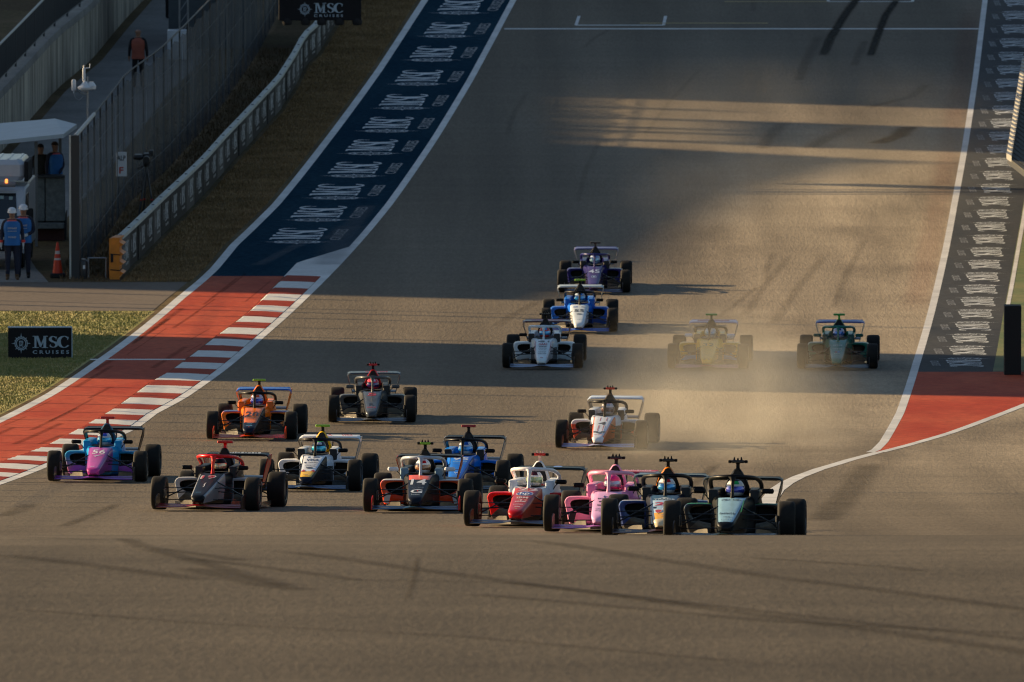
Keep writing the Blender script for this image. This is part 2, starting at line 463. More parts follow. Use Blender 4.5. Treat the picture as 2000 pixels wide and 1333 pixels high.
def make_nose():
    mb = MB(); ys = [-.992, -.985, -.97, -.955, -.94, -.92, -.90, -.86, -.74, -.62, -.5, -.36, -.2, 0, .15, .3, .4, .52, .66]
    rings = []
    for y in ys:
        wt, zt, zb, wb = interp(NOSE, y)
        c = min(.024, (zt - zb) * .35)
        top = [(x * (wt - c), y, zt + CROWN * (1 - (x * (wt - c) / wt) ** 2)) for x in (-1, -.6, -.2, .2, .6, 1)]
        right = [(wt - c * .3, y, zt - c * .3), (wt, y, zt - c), (wt * .75 + wb * .25 + .006, y, zt * .7 + zb * .3), (wt * .3 + wb * .7 + .004, y, zt * .3 + zb * .7), (wb, y, zb)]
        left = [(-p[0], p[1], p[2]) for p in right[::-1]]
        rings.append(top + right + left)
    def mi(i, j):
        y = (ys[i] + ys[i + 1]) / 2
        if j == -1: return 3 if y < 0 else 4
        if 0 <= j <= 4:
            return 3 if y < -.90 else 2 if y < -.5 else 1 if y < .3 else 0
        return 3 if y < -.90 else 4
    return mb.loft(rings, mi).mesh('nose', 34)

def rrect(x0, x1, z0, z1, r, y, n=3):
    pts = []
    for cx, cz, a0 in ((x1 - r, z1 - r, 0), (x0 + r, z1 - r, 90), (x0 + r, z0 + r, 180), (x1 - r, z0 + r, 270)):
        for k in range(n + 1):
            a = R(a0 + 90 * k / n); pts.append((cx + r * math.cos(a), y, cz + r * math.sin(a)))
    return pts

def make_tub():
    mb = MB(); rings = []
    for y, w, z0, z1, r in ((.60, .20, .10, .555, .05), (.85, .235, .08, .585, .07), (1.05, .31, .07, .60, .07), (1.5, .355, .07, .60, .07), (1.9, .34, .07, .58, .07), (2.1, .30, .07, .52, .07)):
        rings.append(rrect(-w, w, z0, z1, r, y))
    def mi(i, j):
        if j == -1: return 2
        return 2 if 5 <= j <= 14 else 0
    rings = [r[:8] + [(-r[0][0] - .0, r[0][1], .40)] + r[8:] + [(r[0][0], r[0][1], .40)] for r in rings]
    mb.loft(rings, lambda i, j: 2 if j == -1 or 8 <= j <= 16 else 0)
    op = [(-.12, .80), (.12, .80), (.20, 1.0), (.215, 1.3), (.20, 1.8), (-.20, 1.8), (-.215, 1.3), (-.20, 1.0)]
    mb.add([(x, y, .606) for x, y in op], [tuple(range(8))], 1)
    return mb.mesh('cockpit')
def make_pad(s):
    mb = MB(); rings = []
    for y, xi, xo, z1 in ((.985, .225, .33, .655), (1.0, .212, .343, .682), (1.04, .208, .348, .69), (1.5, .195, .35, .705), (1.85, .18, .33, .72), (1.98, .12, .26, .70)):
        xs = (xi, xo); r = rrect(xs[0], xs[1], .50, z1, .028, y)
        rings.append([(s * p[0], p[1], p[2]) for p in r])
    def mi(i, j): return 1 if i <= 1 else 0
    return mb.loft(rings, mi).mesh('cockpit_side')
def make_cover():
    mb = MB(); rings = []
    for y, w, wt, z0, z1 in ((1.90, .165, .050, .66, .955), (1.93, .172, .058, .64, .972), (2.05, .175, .05, .52, .965), (2.4, .15, .03, .4, .85), (2.8, .12, .025, .32, .62), (3.15, .09, .03, .3, .44)):
        rings.append([(-w, y, z0), (-w * .96, y, z0 + (z1 - z0) * .25), (-w * .62 - wt * .3, y, z0 + (z1 - z0) * .6), (-wt - .012, y, z1 - .05), (-wt * .75, y, z1 - .012), (0, y, z1),
                      (wt * .75, y, z1 - .012), (wt + .012, y, z1 - .05), (w * .62 + wt * .3, y, z0 + (z1 - z0) * .6), (w * .96, y, z0 + (z1 - z0) * .25), (w, y, z0)])
    return mb.loft(rings, lambda i, j: 1 if i == 0 and j >= 0 else 0).mesh('engine_cover')
def make_intake():
    mb = MB(); y0 = 1.897
    o = [(-.125, .665), (-.118, .74), (-.085, .84), (-.05, .92), (-.025, .945), (0, .95), (.025, .945), (.05, .92), (.085, .84), (.118, .74), (.125, .665)]
    a = [(x, y0 - .012, z) for x, z in o]; b = [(x * .8, y0 + .0, .70 + (z - .70) * .85) for x, z in o]
    mb.loft([a, [(x * .97, y0 - .016, z) for x, z in o]], 0, cap=False)
    mb.add(a, [tuple(range(len(a)))], 0)
    return mb.mesh('air_intake', 0)

def pod_ring(y, xi, xo, xb, z0, z1, k=1.0, dy=0.0):
    r = .085
    pts = [(xi, z0), (xi, (z0 + z1) / 2), (xi, z1)]
    pts += [(xi + (xo - r - xi) * .5, z1 + .004), (xo - r, z1)]
    pts += [(xo - r + r * math.sin(R(a)), z1 - r + r * math.cos(R(a))) for a in (22, 45, 68, 90)]
    pts += [((xo * .6 + xb * .4), z0 + (z1 - z0) * .42), (xb + .02, z0 + .04), (xb, z0), ((xi + xb) / 2, z0)]
    cx, cz = (xi + xo) / 2 + .01, z1 - (z1 - z0) * .45
    return [(cx + (x - cx) * k, y + dy, cz + (z - cz) * k) for x, z in pts]
def make_pod(s):
    mb = MB()
    rings = []
    base = dict(xi=.27, xo=.668, xb=.585, z0=.10, z1=.505)
    hole = [(.30, .235), (.30, .36), (.30, .458), (.42, .462), (.49, .458), (.545, .445), (.572, .425), (.582, .395), (.575, .36), (.540, .31), (.470, .275), (.42, .258), (.36, .245)]
    hc = (.42, .37)
    rings.append([(hc[0] + (x - hc[0]) * .75, 1.20, hc[1] + (z - hc[1]) * .75) for x, z in hole])
    rings.append([(hc[0] + (x - hc[0]) * .97, 1.02, hc[1] + (z - hc[1]) * .97) for x, z in hole])
    rings.append([(x, .985, z) for x, z in hole])
    rings.append(pod_ring(.972, k=.86, **base)); rings.append(pod_ring(.978, k=.94, **base)); rings.append(pod_ring(1.0, k=.985, **base)); rings.append(pod_ring(1.05, k=1.0, **base))
    for y, xo, xb, z1 in ((1.35, .68, .62, .505), (1.8, .65, .60, .47), (2.2, .54, .5, .41), (2.6, .36, .34, .34), (2.85, .29, .28, .30)):
        rings.append(pod_ring(y, .10 if y > 2 else .27, max(xo, .3), max(xb, .25), .10, z1))
    rings = [[(s * p[0], p[1], p[2]) for p in r] for r in rings]
    def mi(i, j):
        if i <= 1: return 1
        if j in (10, 11, 12): return 2
        return 0
    return mb.loft(rings, mi).mesh('sidepod', 40)
def make_floor():
    mb = MB()
    pl = [(-.25, .55), (.25, .55), (.62, .95), (.70, 1.3), (.70, 2.45), (.5, 2.62), (.48, 3.25), (-.48, 3.25), (-.5, 2.62), (-.70, 2.45), (-.70, 1.3), (-.62, .95)]
    mb.loft([[(x, y, .035) for x, y in pl], [(x, y, .06) for x, y in pl]])
    for s in (-1, 1):
        mb.box((s * .69, 1.9, .085), (.012, 1.2, .06))
        mb.loft([[(s * .30, .62, .06), (s * .312, .62, .06), (s * .330, .66, .17), (s * .318, .66, .17)], [(s * .44, .82, .06), (s * .452, .82, .06), (s * .462, .82, .15), (s * .450, .82, .15)], [(s * .56, 1.05, .06), (s * .572, 1.05, .06), (s * .572, 1.05, .10), (s * .56, 1.05, .10)]])
    return mb.mesh('floor')
def make_front_wing():
    mb = MB(); rings = []
    for x in (-.685, -.45, -.2, -.08, .08, .2, .45, .685):
        a = abs(x); z = .062 + (.035 if a < .1 else .012 if a < .3 else 0); y = -.93 + .10 * a
        rings.append([(x, y, z), (x, y + .03, z + .014), (x, y + .12, z + .017), (x, y + .22, z + .024), (x, y + .22, z + .018), (x, y + .12, z + .002), (x, y + .03, z - .007)])
    mb.loft(rings)
    return mb.mesh('front_wing')
def make_flap():
    mb = MB()
    for s in (-1, 1):
        rings = []
        for x in (.10, .25, .48, .685):
            z = .082 + .010 * (x / .7); y = -.72 + .10 * x
            rings.append([(s * x, y, z), (s * x, y + .04, z + .010), (s * x, y + .13, z + .024), (s * x, y + .133, z + .018), (s * x, y + .05, z + .003)])
        mb.loft(rings)
    return mb.mesh('wing_flap')
def make_pylon():
    mb = MB()
    for s in (-1, 1): mb.loft([[(s * .07, -.86, .10), (s * .078, -.86, .10), (s * .078, -.70, .10), (s * .07, -.70, .10)], [(s * .07, -.82, .19), (s * .078, -.82, .19), (s * .078, -.62, .19), (s * .07, -.62, .19)]])
    return mb.mesh('wing_pylon')
def make_fplate(s):
    mb = MB(); x = s * .693
    pl = [(-.90, .05), (-.885, .16), (-.78, .235), (-.55, .275), (-.42, .265), (-.40, .12), (-.44, .045)]
    mb.loft([[(x - .007, y, z) for y, z in pl], [(x + .007, y, z) for y, z in pl]])
    return mb.mesh('endplate')
def make_rear_wing():
    mb = MB(); rings = []
    for x, dz in ((-.535, -.07), (-.53, -.03), (-.505, -.006), (-.46, .0), (-.2, .004), (.2, .004), (.46, 0), (.505, -.006), (.53, -.03), (.535, -.07)):
        z = .835 + dz; y = 3.22
        th = 1 if abs(x) < .5 else .6
        rings.append([(x, y, z - .01), (x, y + .02, z + .014 * th), (x, y + .12, z + .020 * th), (x, y + .28, z + .030), (x, y + .285, z + .020), (x, y + .14, z - .012 * th), (x, y + .04, z - .024 * th)])
    mb.loft(rings)
    rings = []
    for x in (-.49, -.2, .2, .49): rings.append([(x, 3.51, .825), (x, 3.53, .842), (x, 3.64, .872), (x, 3.65, .864), (x, 3.54, .825)])
    mb.loft(rings)
    return mb.mesh('rear_wing')
def make_rplate(s):
    mb = MB()
    # the plate leans inwards below its curved top
    pl = [(3.20, .775, .536), (3.36, .835, .533), (3.66, .850, .532), (3.70, .70, .515), (3.62, .52, .47), (3.58, .34, .42), (3.36, .34, .42), (3.30, .52, .46), (3.20, .70, .515)]
    a = [(s * x, y, z) for y, z, x in pl]; b = [(s * (x - .013), y, z) for y, z, x in pl]
    mb.loft([a, b]); return mb.mesh('rear_endplate')
def make_beam():
    mb = MB()
    mb.loft([[(x, 3.3, .455), (x, 3.34, .475), (x, 3.52, .50), (x, 3.52, .49), (x, 3.36, .445)] for x in (-.445, .445)])
    for s in (-1, 1): mb.loft([[(s * .05 - .008, y, z), (s * .05 + .008, y, z), (s * .05 + .008, y + .16, z), (s * .05 - .008, y + .16, z)] for y, z in ((3.2, .36), (3.3, .82))])
    return mb.mesh('beam_wing')
def make_gearbox():
    mb = MB(); rings = []
    for y, w, z0, z1 in ((2.6, .22, .12, .40), (2.95, .15, .14, .40), (3.3, .12, .20, .36), (3.72, .08, .24, .34)): rings.append(rrect(-w, w, z0, z1, .03, y))
    mb.loft(rings)
    mb.box((0, 3.745, .29), (.06, .02, .05), 0)
    return mb.mesh('gearbox')
def make_halo():
    mb = MB(); half = [(.325, 1.80, .655), (.336, 1.72, .715), (.338, 1.58, .766), (.328, 1.35, .808), (.300, 1.12, .838), (.245, .95, .851), (.165, .83, .855), (.08, .775, .856)]
    path = half + [(0, .765, .858)] + [(-x, y, z) for x, y, z in half[::-1]]
    rr = [.030] * 3 + [.033] * 4 + [.036, .04, .036] + [.033] * 4 + [.030] * 3
    mb.tube(path, rr, n=10, flat=.85)
    mb.loft([[(-w, y - .03, z), (-w * .4, y - .055, z), (w * .4, y - .055, z), (w, y - .03, z), (w, y + .05, z), (-w, y + .05, z)] for y, z, w in ((.655, .55, .030), (.69, .65, .019), (.725, .76, .020), (.75, .82, .032), (.765, .86, .06))])
    return mb.mesh('halo', 50)
def make_mirror(s):
    mb = MB()
    mb.box((s * .455, .93, .668), (.175, .075, .068), 0, ch=.02)
    mb.tube([(s * .40, .95, .64), (s * .36, .97, .60), (s * .33, 1.0, .55)], .008, 6, 1)
    mb.box((s * .455, .968, .668), (.15, .006, .048), 1)
    return mb.mesh('mirror')
def make_tcam(n):
    mb = MB()
    mb.loft([[(-w, y, z), (w, y, z), (w, y + .10, z), (-w, y + .10, z)] for y, z, w in ((1.98, .94, .035), (2.0, .985, .022), (2.0, 1.03, .022), (1.99, 1.045, .03))], 1)
    mb.box((0, 2.04, 1.063), (.17 if n else .25, .09, .042), 0, ch=.01)
    if n:
        for s in (-1, 1): mb.box((s * .108, 2.04, 1.063), (.045, .085, .04), 2, ch=.008)
        for x in (-.047, .0, .047): mb.loft([[(x - w, 2.0, z), (x + w, 2.0, z), (x + w, 2.04, z), (x - w, 2.04, z)] for z, w in ((1.083, .014), (1.125 if x else 1.115, .006))], 1)
    return mb.mesh('camera_bar')
def make_tyre(r, w):
    mb = MB(); h = w / 2
    prof = [(r * .60, -h * .80), (r * .66, -h * .96), (r * .80, -h * 1.0), (r * .90, -h * .97), (r * .965, -h * .86), (r * .99, -h * .70), (r, -h * .35), (r, h * .35), (r * .99, h * .70), (r * .965, h * .86), (r * .90, h * .97), (r * .80, h), (r * .66, h * .96), (r * .60, h * .80)]
    mb.lathe(prof, 40); return mb.mesh('tyre', 50)
def make_rim(r, w, s):
    mb = MB(); h = w / 2 * s
    mb.lathe([(r * .60, h * .97), (r * .625, h * .985), (r * .63, h * .8)], 32, mi=1, cap=False)
    mb.lathe([(r * .60, h * .82), (r * .59, h * .5), (r * .16, h * .58), (r * .12, h * .80), (.001, h * .80)], 32, mi=0)
    for k in range(10):
        a = 2 * math.pi * k / 10; M = Matrix.Rotation(a, 3, 'X')
        mb.box(M @ Vector((h * .72, 0, r * .37)), (abs(h) * .12, r * .07, r * .46), 1, M)
    mb.box((-h * .6, 0, 0), (abs(h) * .3, r * .5, r * .5), 0)
    mb.lathe([(r * .58, -h * .75), (r * .58, -h * .6), (.001, -h * .6)], 24, mi=0)
    return mb.mesh('rim')
def make_arms(s, front):
    mb = MB()
    if front:
        hub = s * .655
        for z0, z1 in ((.36, .355), (.175, .165)):
            for dy in (-.16, .22): mb.tube([(s * .12, dy, z0), (hub, .0, z1)], .0125, 6, 0, .6)
        mb.tube([(s * .15, .10, .46), (hub, .02, .20)], .012, 6)
        mb.tube([(s * .12, .16, .30), (hub, .12, .27)], .011, 6)
        mb.box((s * .64, -.16, .27), (.03, .22, .16), 0, ch=.02)
    else:
        hub = s * .60
        for z0, z1 in ((.38, .40), (.17, .17)):
            for dy in (-.42, .06): mb.tube([(s * .14, 2.95 + dy, z0), (hub, 2.95, z1)], .0135, 6, 0, .6)
        mb.tube([(s * .15, 2.7, .42), (hub, 2.93, .2)], .012, 6)
        mb.tube([(s * .10, 2.95, .28), (hub, 2.95, .28)], .022, 8)
    return mb.mesh('suspension_arm')

CARM = dict(nose=make_nose(), cockpit=make_tub(), padl=make_pad(-1), padr=make_pad(1), cover=make_cover(), intake=make_intake(), podl=make_pod(-1), podr=make_pod(1), floor=make_floor(), fw=make_front_wing(), flap=make_flap(), pylon=make_pylon(),
            fpl=make_fplate(-1), fpr=make_fplate(1), rw=make_rear_wing(), rpl=make_rplate(-1), rpr=make_rplate(1), beam=make_beam(), gear=make_gearbox(), halo=make_halo(), mil=make_mirror(-1), mir=make_mirror(1), tc0=make_tcam(0), tc1=make_tcam(1),
            tf=make_tyre(.27, .235), tr=make_tyre(.2875, .285), rfl=make_rim(.27, .235, -1), rfr=make_rim(.27, .235, 1), rrl=make_rim(.2875, .285, -1), rrr=make_rim(.2875, .285, 1),
            afl=make_arms(-1, 1), afr=make_arms(1, 1), arl=make_arms(-1, 0), arr=make_arms(1, 0))

CARBON = mat('carbon', (.018, .018, .019), rough=.34, coat=.4, var=.25, scale=14)
DARK = mat('black_opening', (.006, .006, .006), rough=.7)
RUBBER = mat('tyre_rubber', (.012, .011, .009), rough=.78, var=.35, scale=9, bump=.15, spec=.3)
RIMD = mat('wheel_metal', (.10, .10, .105), rough=.4, metal=.7)
RIMS = mat('rim_edge', (.30, .30, .31), rough=.35, metal=.8)
UNDER = mat('bare_floor', (.09, .08, .065), rough=.30, metal=.25, coat=.5, var=.35, scale=9)
PAD = mat('black_pad', (.012, .012, .013), rough=.6)

def nose_decal(root, nose, items, name='lettering'):
    """items: (shape key, centre x, centre y, width, height, colour) laid on the top of the nose."""
    by = {}
    for key, x, y, w, h, c in items: by.setdefault(c, []).append((key, x, y, w, h))
    lv = 0
    for c, its in by.items():
        mb = MB()
        for key, x, y, w, h in its:
            v, f = flat_text(key, w, h, x, y)
            lv = lv + .0006
            mb.add([(a, b, nose_z(a, b) + .0025 + lv) for a, b in v], f)
        o = obj(name if all(k in TXT for k, *_ in its) else 'emblem', mb.mesh(name, 0), flat(c), nose)

# livery colours
WHITE, BLACK, NAVY = '#d9d9d9', '#0d0d10', '#0e1a33'
def livery(**k): return k

def race_car(L, loc, yaw, pitch):
    root = empty('race_car', loc); root.rotation_euler = (pitch, 0, -yaw); root.rotation_mode = 'XYZ'
    root['label'] = L['label']; root['category'] = 'race car'; root['group'] = 'race cars on the straight'
    P = lambda k, d=None: paint(L.get(k, d if d is not None else L['body']))
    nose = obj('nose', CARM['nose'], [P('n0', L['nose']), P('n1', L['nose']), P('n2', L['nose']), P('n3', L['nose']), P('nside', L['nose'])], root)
    obj('cockpit', CARM['cockpit'], [P('tub'), DARK, P('tublow') if L.get('tublow') else CARBON], root)
    for k in ('padl', 'padr'): obj('cockpit_side', CARM[k], [P('side'), paint(L['padface']) if L.get('padface') else PAD], root)
    cov = obj('engine_cover', CARM['cover'], [P('cover', L.get('cover', L['body'])), P('hoop', L.get('cover', L['body']))], root)
    obj('air_intake', CARM['intake'], DARK, cov)
    for k in ('podl', 'podr'):
        obj('sidepod', CARM[k], [P('pod'), DARK, paint(L['podlow']) if L.get('podlow') else UNDER], root)
    obj('floor', CARM['floor'], UNDER, root)
    fw = obj('front_wing', CARM['fw'], P('fw'), root)
    obj('wing_flap', CARM['flap'], P('flap', L.get('fw', L['body'])), fw); obj('wing_pylon', CARM['pylon'], CARBON, fw)
    for k in ('fpl', 'fpr'): obj('endplate', CARM[k], P('fpl', BLACK), fw)
    rw = obj('rear_wing', CARM['rw'], P('rw'), root)
    for k in ('rpl', 'rpr'): obj('rear_endplate', CARM[k], P('rpl', L.get('rw', L['body'])), rw)
    obj('beam_wing', CARM['beam'], CARBON, rw)
    obj('gearbox', CARM['gear'], CARBON, root)
    obj('halo', CARM['halo'], P('halo', BLACK), root)
    for k in ('mil', 'mir'): obj('mirror', CARM[k], [P('mirror', BLACK), CARBON], root)
    obj('camera_bar', CARM['tc1' if L.get('nubs') else 'tc0'], [mat('camera_paint', L['cam'], rough=.4, coat=.3), P('stem', BLACK), paint(BLACK)], root)
    st = L.get('steer', 0)
    for k, rk, ak, x, y, z in (('tf', 'rfl', 'afl', -.757, 0, .27), ('tf', 'rfr', 'afr', .757, 0, .27), ('tr', 'rrl', 'arl', -.732, 2.95, .2875), ('tr', 'rrr', 'arr', .732, 2.95, .2875)):
        t = obj('tyre', CARM[k], RUBBER, root); t.location = (x, y, z)
        if y == 0: t.rotation_euler = (random.random() * 6, 0, 0) if not st else (0, 0, -st)
        obj('rim', CARM[rk], [RIMD, P('rimc', '#8a8a8c')] if L.get('rimc') else [RIMD, RIMS], t)
        obj('suspension_arm', CARM[ak], CARBON, root)
    nose_decal(root, nose, L.get('decals', []))
    for key, x, z, w, h, c in L.get('wingtext', []):
        v, f = flat_text(key, w, h, x, 0); mb = MB()
        mb.add([(a, 3.275 + .08 * (b / h + .5), .852 + .008 + .02 * (b / h + .5)) for a, b in v], f)
        obj('wing_lettering', mb.mesh('wing_lettering', 0), flat(c), rw)
    if L.get('podmark'):
        for s in (-1, 1):
            mb = MB(); mb.box((s * .55, .953, .20), (.09, .006, .16), 0, Matrix.Rotation(R(-14 * s), 3, 'Y')); obj('sidepod_stripe', mb, flat(L['podmark']), root)
    return root
# ------------------------------------------------------------------ people
def skin_mesh(name, nodes, edges, sub=2):
    """nodes: {key: (x, y, z, radius[, radius2])}, root is the first key."""
    me = bpy.data.meshes.new(name); ks = list(nodes); ix = {k: i for i, k in enumerate(ks)}
    me.from_pydata([nodes[k][:3] for k in ks], [(ix[a], ix[b]) for a, b in edges], [])
    o = bpy.data.objects.new(name, me); col.objects.link(o)
    m = o.modifiers.new('skin', 'SKIN'); m.use_smooth_shade = True
    s = o.modifiers.new('sub', 'SUBSURF'); s.levels = sub; s.render_levels = sub
    for i, k in enumerate(ks):
        sv = me.skin_vertices[0].data[i]; r = nodes[k][3]; r2 = nodes[k][4] if len(nodes[k]) > 4 else r
        sv.radius = (r, r2); sv.use_root = (i == 0)
    dg = bpy.context.evaluated_depsgraph_get(); dg.update()
    out = bpy.data.meshes.new_from_object(o.evaluated_get(dg))
    bpy.data.objects.remove(o); out.name = name
    out.polygons.foreach_set('use_smooth', [True] * len(out.polygons))
    return out

def body_regions(me, fn, n):
    me.materials.clear()
    for _ in range(n): me.materials.append(None)
    idx = [fn(p.center) for p in me.polygons]
    me.polygons.foreach_set('material_index', idx); me.update()

def stand_nodes(a_l, a_r, lean=0.0, spread=.10, turn=0.0):
    """facing -y; a_l / a_r: (elbow xyz, hand xyz) in body space for each arm; 1.78 m tall"""
    N = {'pelvis': (0, 0, .96, .16, .115), 'waist': (0, -.0, 1.10, .145, .105), 'chest': (0, .0, 1.30, .175, .12), 'collar': (0, .01, 1.455, .12, .085), 'neck': (0, .0, 1.515, .060), 'jaw': (0, -.012, 1.585, .074, .082), 'head': (0, .0, 1.67, .088, .104), 'crown': (0, .0, 1.735, .062, .076)}
    E = [('pelvis', 'waist'), ('waist', 'chest'), ('chest', 'collar'), ('collar', 'neck'), ('neck', 'jaw'), ('jaw', 'head'), ('head', 'crown')]
    for s, t in ((-1, 'l'), (1, 'r')):
        el, hd = a_l if s < 0 else a_r
        N['sh' + t] = (s * .185, .01, 1.42, .078); N['el' + t] = (*el, .052); N['wr' + t] = (*hd, .036)
        d = Vector(hd) - Vector(el); d.normalize()
        pm = Vector(hd) + d * .07; N['pm' + t] = (*pm, .040, .024)
        side = Vector((0, -1, 0)) if abs(d.z) > .7 else Vector((0, 0, 1))
        tip = pm + side * .035 + d * .02; N['th' + t] = (*tip, .014)
        E += [('collar', 'sh' + t), ('sh' + t, 'el' + t), ('el' + t, 'wr' + t), ('wr' + t, 'pm' + t), ('pm' + t, 'th' + t)]
        for k, off in enumerate((-.024, -.008, .008, .024)):
            L = (.07, .085, .08, .06)[k]; q = pm + side * -off + d * (.03); q2 = pm + side * -off + d * L + Vector((-s * .02, 0, 0))
            N['f%d' % k + t] = (*q, .0115); N['g%d' % k + t] = (*q2, .009); E += [('pm' + t, 'f%d' % k + t), ('f%d' % k + t, 'g%d' % k + t)]
        N['hip' + t] = (s * .095, 0, .90, .105); N['kn' + t] = (s * (spread + .01), -.015, .50, .075); N['an' + t] = (s * (spread + .015), .015, .11, .052); N['hl' + t] = (s * (spread + .015), .03, .05, .05); N['to' + t] = (s * (spread + .035), -.15, .038, .042, .036)
        E += [('pelvis', 'hip' + t), ('hip' + t, 'kn' + t), ('kn' + t, 'an' + t), ('an' + t, 'hl' + t), ('hl' + t, 'to' + t)]
    return N, E
def face_mesh():
    mb = MB()
    mb.loft([[(-.014, -.095, 1.655), (.014, -.095, 1.655), (.006, -.092, 1.70), (-.006, -.092, 1.70)], [(-.010, -.122, 1.658), (.010, -.122, 1.658), (.003, -.100, 1.70), (-.003, -.100, 1.70)]], 0)
    for s in (-1, 1):
        mb.box((s * .032, -.092, 1.692), (.028, .012, .010), 1); mb.box((s * .033, -.094, 1.708), (.036, .012, .006), 1)
        mb.box((s * .085, .005, 1.67), (.016, .04, .06), 0, ch=.007)
    mb.box((0, -.094, 1.625), (.045, .010, .009), 2)
    return mb.mesh('face')
SKINM = mat('skin', (.30, .16, .10), rough=.55)
HAIRM = mat('hair', (.03, .02, .015), rough=.8)
LIPM = mat('lips', (.22, .08, .07), rough=.5)
def helmet_shell(r=.128):
    mb = MB(); rings = []
    for k in range(9):
        a = R(-8 + 98 * k / 8); rr = r * math.cos(a); z = r * .95 * math.sin(a)
        rings.append([(rr * .93 * math.cos(2 * math.pi * j / 20), rr * 1.12 * math.sin(2 * math.pi * j / 20), z) for j in range(20)])
    mb.loft(rings)
    mb.box((0, -r * 1.12, -.012), (.15, .05, .014), 0, ch=.005)
    for s in (-1, 1): mb.box((s * .112, -.045, .035), (.012, .03, .03), 1, ch=.004)
    return mb.mesh('helmet')
def vest_mesh():
    mb = MB(); rings = []
    for z, w, d in ((.86, .205, .15), (.98, .195, .15), (1.12, .19, .142), (1.28, .215, .158), (1.40, .20, .145), (1.455, .15, .12), (1.49, .10, .10)):
        rings.append([(w * math.copysign(abs(math.cos(a)) ** .6, math.cos(a)), d * math.copysign(abs(math.sin(a)) ** .8, math.sin(a)), z) for a in [2 * math.pi * j / 24 for j in range(24)]])
    mb.loft(rings, lambda i, j: 1 if i >= 5 else 0, cap=False)
    return mb.mesh('vest', 60)
def vest_print(items, parent, m):
    for (key, x, z, w, h), mm in zip(items, m):
        mb = MB(); v, f = flat_text(key, w, h, x, z); mb.add([(a, -.176 + .05 * abs(a), b) for a, b in v], f); obj('vest_lettering', mb.mesh('vest_lettering', 0), mm, parent)

OVER = mat('navy_overalls', (.012, .016, .035), rough=.8, var=.2)
GLOVE = mat('white_gloves', (.55, .55, .53), rough=.8)
BOOT = mat('brown_boots', (.10, .055, .025), rough=.7)
BLUEV = mat('blue_vest', (.02, .15, .42), rough=.7, var=.15)
PINKV = mat('red_piping', (.55, .10, .10), rough=.7)
ORANGE = mat('orange_vest', (.34, .085, .05), rough=.7, var=.15)
BLACKC = mat('black_cloth', (.010, .010, .011), rough=.85, var=.2)
HELW = mat('white_helmet', (.70, .71, .73), rough=.35, coat=.4)
PRINTW = mat('pale_print', (.45, .47, .52), rough=.7)
FACE = face_mesh(); HSHELL = helmet_shell(); VEST = vest_mesh()
ARM_HANG = lambda s: ((s * .255, .03, 1.14), (s * .27, -.03, .90))
ARM_FOLD = lambda s: ((s * .25, .0, 1.14), (s * .05, -.20, 1.03))

def make_person(name, loc, rz, label, arms, mats5, group=None, vest=None, helmet=None, hair=None, prints=None, cuffs=None, h=1.78, scale_y=1):
    N, E = stand_nodes(arms[0](-1), arms[1](1))
    me = skin_mesh('person', N, E, 2)
    shirt, trousers, hands, shoes, skin = mats5
    def reg(c):
        if c.z < .14: return 3
        if c.z > 1.50: return 4
        if (abs(c.x) > .21 and c.z < .93) or (arms[0] is ARM_FOLD and c.y < -.16 and c.z < 1.10 and abs(c.x) < .13): return 2
        return 1 if c.z < 1.0 else 0
    body_regions(me, reg, 5)
    b = obj(name, me, [shirt, trousers, hands, shoes, skin]); b.location = loc; b.rotation_euler = (0, 0, rz); b.scale = (h / 1.78,) * 3
    b['label'] = label; b['category'] = 'person'
    if group: b['group'] = group
    obj('face', FACE, [SKINM, HAIRM, LIPM], b)
    if vest: v = obj('vest', VEST, [vest, PINKV if vest is BLUEV else vest], b)
    if vest and prints: vest_print(prints, v, [PRINTW] * 9)
    if helmet:
        hh = obj('helmet', HSHELL, [helmet, BLACKC], b); hh.location = (0, 0, 1.672)
    if hair:
        mb = MB(); rings = []
        for k in range(6):
            a = R(5 + 85 * k / 5); rings.append([(.092 * math.cos(a) * math.cos(2 * math.pi * j / 14), .012 + .108 * math.cos(a) * math.sin(2 * math.pi * j / 14), 1.69 + .098 * math.sin(a)) for j in range(14)])
        obj('hair', mb.loft(rings), hair, b)
    if cuffs:
        mb = MB()
        for s in (-1, 1): mb.tube([(s * .272, -.02, .985), (s * .275, -.028, .925)], .052, 10)
        obj('cuff', mb, cuffs, b)
    return b

# driver, seated with the arms forward to the wheel (car axes)
def driver_body():
    N = {'pelvis': (0, 1.72, .18, .15, .12), 'waist': (0, 1.68, .30, .14, .11), 'chest': (0, 1.60, .46, .165, .115), 'collar': (0, 1.52, .565, .11, .08), 'neck': (0, 1.45, .625, .058), 'head': (0, 1.40, .72, .08, .09)}
    E = [('pelvis', 'waist'), ('waist', 'chest'), ('chest', 'collar'), ('collar', 'neck'), ('neck', 'head')]
    for s, t in ((-1, 'l'), (1, 'r')):
        N['sh' + t] = (s * .155, 1.52, .555, .065); N['el' + t] = (s * .175, 1.25, .44, .05); N['wr' + t] = (s * .11, 1.03, .50, .036); N['pm' + t] = (s * .10, .975, .525, .036)
        N['kn' + t] = (s * .13, 1.12, .30, .08); N['hp' + t] = (s * .1, 1.62, .18, .10); N['an' + t] = (s * .09, .68, .24, .055); N['to' + t] = (s * .09, .60, .30, .04)
        E += [('collar', 'sh' + t), ('sh' + t, 'el' + t), ('el' + t, 'wr' + t), ('wr' + t, 'pm' + t), ('pelvis', 'hp' + t), ('hp' + t, 'kn' + t), ('kn' + t, 'an' + t), ('an' + t, 'to' + t)]
    return skin_mesh('person', N, E, 1)
